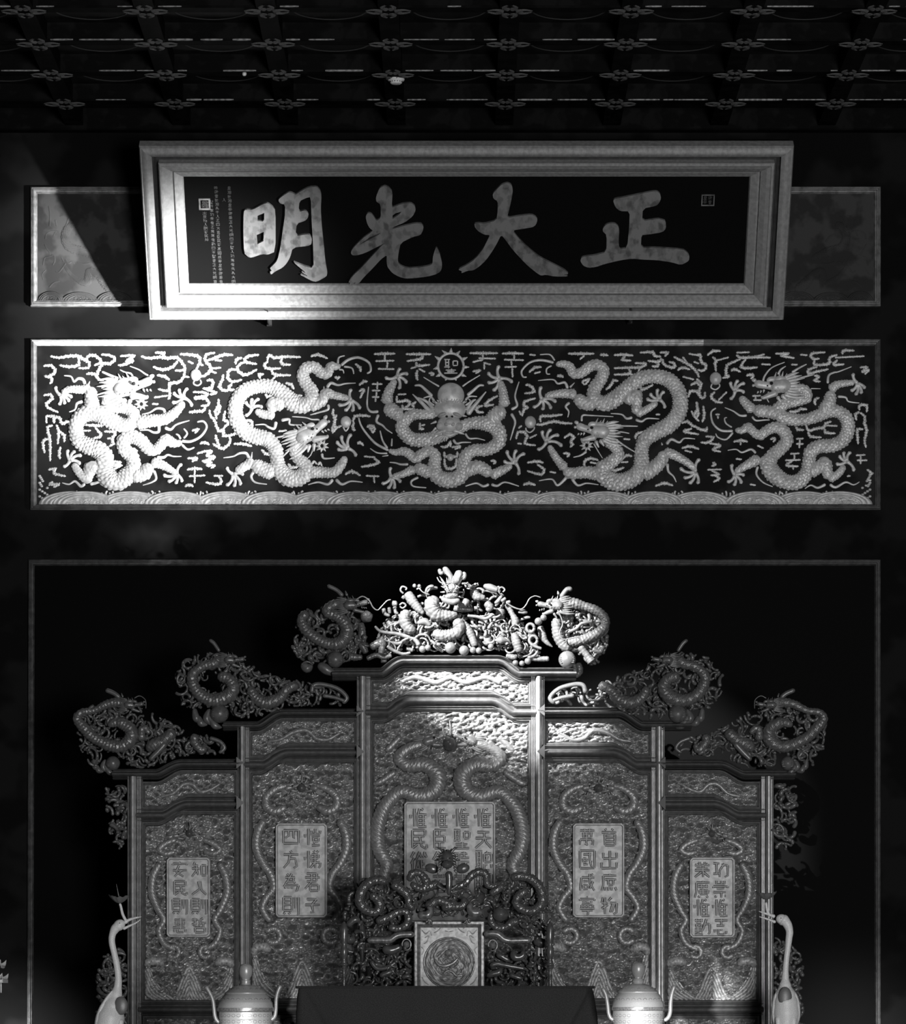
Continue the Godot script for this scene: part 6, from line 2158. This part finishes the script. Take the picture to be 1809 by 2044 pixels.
		for n2 in 7:
			var yy := 1710.0 + n2 * 34.0
			tube(m, [circle(Vector3(bx.x, CY + (HY - (1680.0 + yy * k)) * unit(z + 0.2), z + 0.2), 24 * u), filled(13, 4.5 * u)], {"seg": 6, "step": 0.02, "blunt": 0.01})
		part("ring", m, M["throne gold"], ps)
	# swirling stems below the rails
	stem_parts(o, "arm_carving", ["690,1530,36 760,1560,44 830,1600,40 900,1620,24", "600,1690,34 700,1660,36 800,1680,36 1080,1730,24", "560,1830,30 640,1800,44 720,1780,44 760,1730,30", "860,1810,30 960,1840,36 1050,1870,30", "920,1480,44 940,1570,56 1040,1560,46 1060,1480,36", "1200,1320,60 1300,1380,70 1380,1350,50"], t2, z + 0.02, wood)
	stem_parts(o, "arm_carving", ["480,1620,30 560,1720,32 700,1715,34 830,1630,20", "640,1440,52 740,1480,66 860,1440,52 900,1390,30", "600,1830,34 700,1790,36 780,1760,24", "160,1150,40 260,1060,50 330,1090,36", "130,1260,50 200,1330,70 250,1280,50", "900,1850,30 980,1830,34 1040,1850,20"], t1, z + 0.02, wood)


func circle(c: Vector3, r: float, n := 12) -> PackedVector3Array:
	var out := PackedVector3Array()
	for i in n + 1:
		var a := TAU * i / n
		out.append(c + Vector3(cos(a) * r, 0.0005 * i, sin(a) * r))
	return out


func filled(n: int, v: float) -> PackedFloat32Array:
	var out := PackedFloat32Array()
	out.resize(n)
	out.fill(v)
	return out


func table() -> void:
	var z := 4.25
	var a := at(594, 1969, z)
	var b := at(1184, 1969, z)
	var o := thing("altar_table", "long table hidden under the dark cloth in front of the throne", "table", Vector3((a.x + b.x) * 0.5, 0.56, 3.8))
	var m := MB.new()
	box(m, Vector3(a.x + 0.03, a.y - 0.07, 3.45), Vector3(b.x - 0.03, a.y - 0.012, z - 0.03), 0.006)
	part("table_top", m, M["table wood"], o)
	for x in [a.x + 0.12, b.x - 0.12]:
		for zz in [3.55, z - 0.14]:
			m = MB.new()
			box(m, Vector3(x - 0.035, 0.56, zz - 0.035), Vector3(x + 0.035, a.y - 0.07, zz + 0.035), 0.006)
			part("leg", m, M["table wood"], o)
	# the cloth: flat over the top, hanging in shallow folds, a gathered fold at each front corner
	var c := thing("table_cloth", "plain dark cloth draped over the table, hanging in soft vertical folds", "tablecloth", Vector3((a.x + b.x) * 0.5, a.y, z))
	m = MB.new()
	var nu := 260
	var nv := 40
	var r := 0.03
	var loop := PackedVector2Array()
	var nor := PackedVector2Array()
	# outline of the table edge seen from above, from the back left round the front to the back right
	var x0 := a.x
	var x1 := b.x
	var zb := 3.4
	var segs := [[Vector2(x0, zb), Vector2(x0, z - r)], [Vector2(x0 + r, z), Vector2(x1 - r, z)], [Vector2(x1, z - r), Vector2(x1, zb)]]
	var nrm := [Vector2(-1, 0), Vector2(0, 1), Vector2(1, 0)]
	for s in 3:
		var cnt: int = [60, 200, 60][s]
		for i in cnt:
			loop.append(segs[s][0].lerp(segs[s][1], float(i) / (cnt - 1)))
			nor.append(nrm[s])
		if s < 2:
			for i in range(1, 12):
				var t := PI * 0.5 * i / 12.0
				var cc: Vector2 = Vector2(x0 + r, z - r) if s == 0 else Vector2(x1 - r, z - r)
				var dd := Vector2(-cos(t), sin(t)) if s == 0 else Vector2(sin(t), cos(t))
				loop.append(cc + dd * r)
				nor.append(dd)
	nu = loop.size()
	var length := 0.0
	for i in nu:
		if i > 0:
			length += loop[i].distance_to(loop[i - 1])
		var corner := maxf(exp(-pow(loop[i].distance_to(Vector2(x0, z)) / 0.09, 2.0)), exp(-pow(loop[i].distance_to(Vector2(x1, z)) / 0.09, 2.0)))
		for j in nv + 1:
			var v := float(j) / nv
			var drop := v * 0.86
			var fold := 0.010 * sin(length * 13.0) + 0.006 * sin(length * 29.0 + 1.0) + 0.012 * sin(length * 5.1 + 2.0)
			var crease := 0.0
			for cx in [[x0, 1.0], [x1, -1.0]]:
				var along: float = (loop[i].x - cx[0]) * cx[1]
				if loop[i].y > z - r * 0.7:
					crease -= 0.016 * exp(-pow((along - 0.02 - 0.55 * drop) / (0.012 + 0.04 * drop), 2.0)) * minf(1.0, drop * 14.0)
			var out := fold * minf(1.0, drop * 3.2) + 0.02 * drop + crease + corner * (0.012 * minf(1.0, drop * 6.0) + 0.02 * drop)
			var round := 0.012 * (1.0 - exp(-drop * 60.0))
			m.v.append(Vector3(loop[i].x + nor[i].x * (out + round - 0.012), a.y - drop, loop[i].y + nor[i].y * (out + round - 0.012)))
	for i in nu - 1:
		for j in nv:
			var n := i * (nv + 1) + j
			m.quad(n + 1, n + nv + 2, n + nv + 1, n)
	part("skirt", m, M["cloth"], c)
	m = MB.new()
	box(m, Vector3(x0 - 0.012, a.y - 0.012, zb), Vector3(x1 + 0.012, a.y + 0.003, z - 0.002), 0.006)
	part("top_sheet", m, M["cloth"], c)


func censers() -> void:
	var z := 4.6
	var sets := [
		[490.6, "left cloisonné censer with a domed lid and upright curved handles, left of the table", [[395, 1], [400, 60], [420, 95], [460, 118], [540, 126], [610, 112], [660, 80], [672, 74], [690, 74], [696, 92], [730, 84], [775, 92], [782, 110], [790, 190], [810, 225], [860, 300], [905, 355], [920, 378], [934, 378], [940, 372], [1000, 425], [1090, 478], [1096, 484], [1180, 500], [1192, 512], [1250, 512], [1262, 486], [1270, 482], [1392, 478], [1400, 466], [1412, 476], [1480, 474], [1560, 470], [1700, 440], [1820, 380], [1880, 300], [1900, 120], [1905, 1]], ["100,805,34 160,905,36 222,1040,36 246,1200,36 262,1330,36 292,1410,36 350,1465,34", "1450,785,34 1398,905,36 1370,1040,36 1365,1200,36 1348,1330,36 1310,1385,36 1240,1432,34"], 400.0],
		[1274.0, "right cloisonné censer with a domed lid and upright curved handles, right of the table", [[366, 1], [372, 70], [400, 105], [440, 126], [500, 132], [570, 118], [630, 84], [645, 74], [662, 74], [668, 96], [720, 112], [745, 96], [762, 118], [775, 190], [800, 235], [850, 310], [890, 352], [900, 372], [914, 372], [920, 366], [1000, 420], [1085, 452], [1092, 456], [1170, 472], [1180, 484], [1232, 484], [1240, 462], [1246, 458], [1370, 456], [1378, 444], [1390, 454], [1480, 450], [1560, 446], [1700, 418], [1820, 360], [1880, 280], [1900, 120], [1905, 1]], ["205,830,38 268,960,40 300,1130,38 320,1290,36 360,1380,36 430,1412,34", "1510,785,42 1462,930,42 1438,1100,38 1430,1270,38 1392,1370,38 1320,1422,34"], 1180.0],
	]
	for s in sets:
		var k := 200.0 / 1809.0
		var u := unit(z) * k
		var cx := at(s[0], 0, z).x
		var o := thing("censer", s[1], "censer", Vector3(cx, 0, z), "censers beside the table")
		var zones := [[0, 12, "finial", "enamel"], [12, 19, "lid", "enamel"], [19, 24, "lid_band", "enamel"], [24, 27, "rim_band", "enamel band"], [27, 30, "neck", "enamel"], [30, 38, "bowl", "enamel"]]
		var pr: Array = s[2]
		var bowl: MeshInstance3D = null
		for w in zones:
			var poly := PackedVector2Array()
			for i in range(mini(w[1], pr.size() - 1), w[0] - 1, -1):
				poly.append(Vector2(pr[i][1] * u, CY + (HY - (1880.0 + pr[i][0] * k)) * unit(z)))
			var m := MB.new()
			lathe(m, Vector3(cx, 0, z), smooth_profile(poly), 48)
			var p := part(w[2], m, M[w[3]], o)
			if w[2] == "bowl":
				bowl = p
		# raised scroll pattern on the bands
		var m := MB.new()
		for band in [[1045, 450 if s[0] < 900.0 else 436, 0.03, 26], [1330, 479 if s[0] < 900.0 else 455, 0.03, 30], [1440, 475 if s[0] < 900.0 else 452, 0.03, 30], [860, 300 if s[0] < 900.0 else 315, 0.02, 16]]:
			for n in band[3]:
				var an: float = TAU * n / band[3]
				var rr: float = band[1] * u
				var pts := PackedVector3Array()
				for i in 9:
					var t := TAU * i / 8.0
					var a2: float = an + cos(t) * 0.075
					pts.append(Vector3(cx + sin(a2) * rr, CY + (HY - (1880.0 + (band[0] + sin(t) * 26.0) * k)) * unit(z), z + cos(a2) * rr))
				tube(m, [pts, filled(9, 5.0 * u)], {"seg": 5, "step": 0.01, "blunt": 0.01})
		part("scroll_pattern", m, M["enamel band"], bowl)
		for hd in s[3]:
			m = MB.new()
			tube(m, pp(hd, [s[4], 1880.0, k], z), {"seg": 10, "step": 0.01, "flat": 1.1, "blunt": 0.35})
			part("handle", m, M["enamel"], o)
		for n in 3:
			var an := TAU * n / 3.0 + PI * 0.5
			m = MB.new()
			var top := CY + (HY - (1880.0 + 1790.0 * k)) * unit(z)
			var fx := cx + cos(an) * 0.11
			var fz := z + sin(an) * 0.11
			tube(m, [PackedVector3Array([Vector3(fx, top, fz), Vector3(fx + cos(an) * 0.05, top - 0.2, fz + sin(an) * 0.05), Vector3(fx + cos(an) * 0.03, 0.70, fz + sin(an) * 0.03), Vector3(fx + cos(an) * 0.05, 0.585, fz + sin(an) * 0.05)]), PackedFloat32Array([0.055, 0.04, 0.028, 0.04])], {"seg": 12, "step": 0.03})
			part("leg", m, M["enamel"], o)
		m = MB.new()
		lathe(m, Vector3(cx, 0, z), pv([0.30, 0.565, 0.30, 0.59, 0.27, 0.60, 0.01, 0.60]), 40)
		part("stand", m, M["table wood"], o)


func smooth_profile(p: PackedVector2Array) -> PackedVector2Array:
	# repeat vertices at sharp turns so that they stay crisp
	var out := PackedVector2Array()
	for i in p.size():
		out.append(p[i])
		if i > 0 and i < p.size() - 1:
			var a := (p[i] - p[i - 1]).normalized()
			var b := (p[i + 1] - p[i]).normalized()
			if a.dot(b) < 0.72:
				out[out.size() - 1] = p[i] - a * 0.0008
				out.append(p[i] + b * 0.0008)
	return out


func cranes() -> void:
	var z := 2.6
	var k := 120.0 / 807.0
	var kinds := [
		["pale crane statue at the screen's left end with lotus dish and spike above its beak", 180.0, ["370,700,66 400,715,74 340,760,62 298,850,46 292,950,44 322,1090,42 356,1250,44 376,1400,46 372,1530,54 345,1660,84 310,1800,150 270,1960,196 240,2120,200 225,2280,150 215,2380,60"], "455,690,32 520,648,20 600,622,15 690,604,4", "440,770,22 540,722,15 610,690,12 680,640,4", "500,690,20 440,580,20 412,470,18 398,425,18", [392, 378], "388,350,9 352,165,3", [415, 1800, 92, 125], [[205, 2000], [410, 2020]]],
		["pale crane statue seen from the front at the screen's right end, neck turned left", 1500.0, ["380,620,60 420,640,84 480,700,62 514,800,50 505,900,46 492,1020,40 474,1160,38 462,1300,40 456,1430,50 455,1530,82 458,1640,140 462,1760,172 464,1900,184 464,2040,172 464,2180,120 464,2260,40"], "320,606,32 250,580,18 180,558,14 100,530,4", "330,680,24 240,645,15 170,622,12 105,602,4", "250,600,20 215,520,20 203,450,18 200,410,18", [200, 330], "", [455, 1690, 92, 145], [[358, 1985], [568, 1985]]],
	]
	for c in kinds:
		var f := [c[1], 1740.0, k]
		var u := unit(z) * k
		var w := func(x: float, y: float, zz: float) -> Vector3:
			return at(f[0] + x * k, f[1] + y * k, zz)
		var base: Vector3 = w.call(300 if c[1] < 900.0 else 464, 2100, z)
		var o := thing("crane_candlestick", c[0], "crane statue", Vector3(base.x, 0.56, z), "pair of crane candlesticks")
		var m := MB.new()
		for run in c[2]:
			tube(m, pp(run, f, z), {"seg": 24, "step": 0.008})
		ball(m, w.call(392.0 if c[1] < 900.0 else 412.0, 712.0 if c[1] < 900.0 else 640.0, z), 82 * u, 70 * u, 66 * u, 20, 0.5 if c[1] < 900.0 else -0.3)
		var body := part("body", m, M["bronze"], o)
		m = MB.new()
		tube(m, pp(c[3], f, z), {"seg": 9, "step": 0.006})
		tube(m, pp(c[4], f, z), {"seg": 9, "step": 0.006})
		part("beak", m, M["bronze"], body)
		m = MB.new()
		for s in [-1.0, 1.0]:
			var ex: float = 395.0 if c[1] < 900.0 else 400.0
			ball(m, w.call(ex, 690.0 if c[1] < 900.0 else 625.0, z + s * 60.0 * u), 9 * u, 9 * u, 8 * u, 8)
		part("eye", m, M["dark bronze"], body)
		# a darker breast plate and folded wings
		m = MB.new()
		var bz := z + (120.0 if c[1] < 900.0 else 128.0) * u
		ball(m, w.call(c[8][0], c[8][1], bz), c[8][2] * u, c[8][3] * u, 40 * u, 24)
		part("breast", m, M["dark bronze"], body)
		m = MB.new()
		if c[1] < 900.0:
			tube(m, pp("300,1600,14 210,1720,24 140,1860,36 105,2000,44 95,2200,40 110,2380,14", f, z + 0.03), {"seg": 10, "step": 0.01, "flat": 1.6})
		else:
			for s in [-1.0, 1.0]:
				tube(m, pp("%f,1560,14 %f,1680,26 %f,1820,34 %f,1960,34 %f,2160,14" % [458 + s * 75, 462 + s * 138, 464 + s * 160, 464 + s * 158, 464 + s * 110], f, z + 0.01), {"seg": 10, "step": 0.01, "flat": 1.6})
		part("wing", m, M["bronze"], body)
		# candle dish shaped like a lotus leaf
		m = MB.new()
		tube(m, pp(c[5], f, z), {"seg": 10, "step": 0.006})
		var st := part("dish_stem", m, M["bronze"], o)
		m = MB.new()
		var dc: Vector3 = w.call(c[6][0], c[6][1], z)
		lotus(m, dc, 145.0 * u, 95.0 * u)
		part("dish", m, M["dark bronze"], st)
		if c[7] != "":
			m = MB.new()
			tube(m, pp(c[7], f, z), {"seg": 7, "step": 0.01})
			part("spike", m, M["dark bronze"], st)
		for lg in c[9]:
			m = MB.new()
			var top: Vector3 = w.call(lg[0], lg[1], z + 0.05)
			tube(m, [PackedVector3Array([top + Vector3(0, 0.02, 0), top + Vector3(0, -0.08, 0.01), top + Vector3(0, -0.40, 0.0), Vector3(top.x, 0.66, top.z)]), PackedFloat32Array([46 * u, 30 * u, 17 * u, 17 * u])], {"seg": 10, "step": 0.02})
			part("leg", m, M["bronze"], o)
		m = MB.new()
		ball(m, Vector3(base.x, 0.60, z), 0.22, 0.07, 0.26, 20)
		part("tortoise_base", m, M["dark bronze"], o)


func lotus(m: MB, c: Vector3, r: float, h: float) -> void:
	# a shallow bowl whose rim waves up into two horns
	var n := 14
	var seg := 40
	var base := m.v.size()
	for side in 2:
		for i in n + 1:
			var t := float(i) / n
			for j in seg:
				var a := TAU * j / seg
				var lobe := pow(absf(cos(a)), 6.0)
				var rr := r * t * (0.62 + 0.38 * lobe * t)
				var y := h * (0.85 * t * t - 0.5 + 0.30 * lobe * pow(t, 4.0) + 0.08 * t * t * sin(a * 8.0))
				m.v.append(c + Vector3(cos(a) * rr, y + (0.008 * (1.0 - t) + 0.003 if side == 1 else 0.0), -sin(a) * rr))
	for side in 2:
		for i in n:
			for j in seg:
				var j2 := (j + 1) % seg
				var a := base + side * (n + 1) * seg + i * seg
				if side == 0:
					m.quad(a + j, a + j2, a + seg + j2, a + seg + j)
				else:
					m.quad(a + j, a + seg + j, a + seg + j2, a + j2)
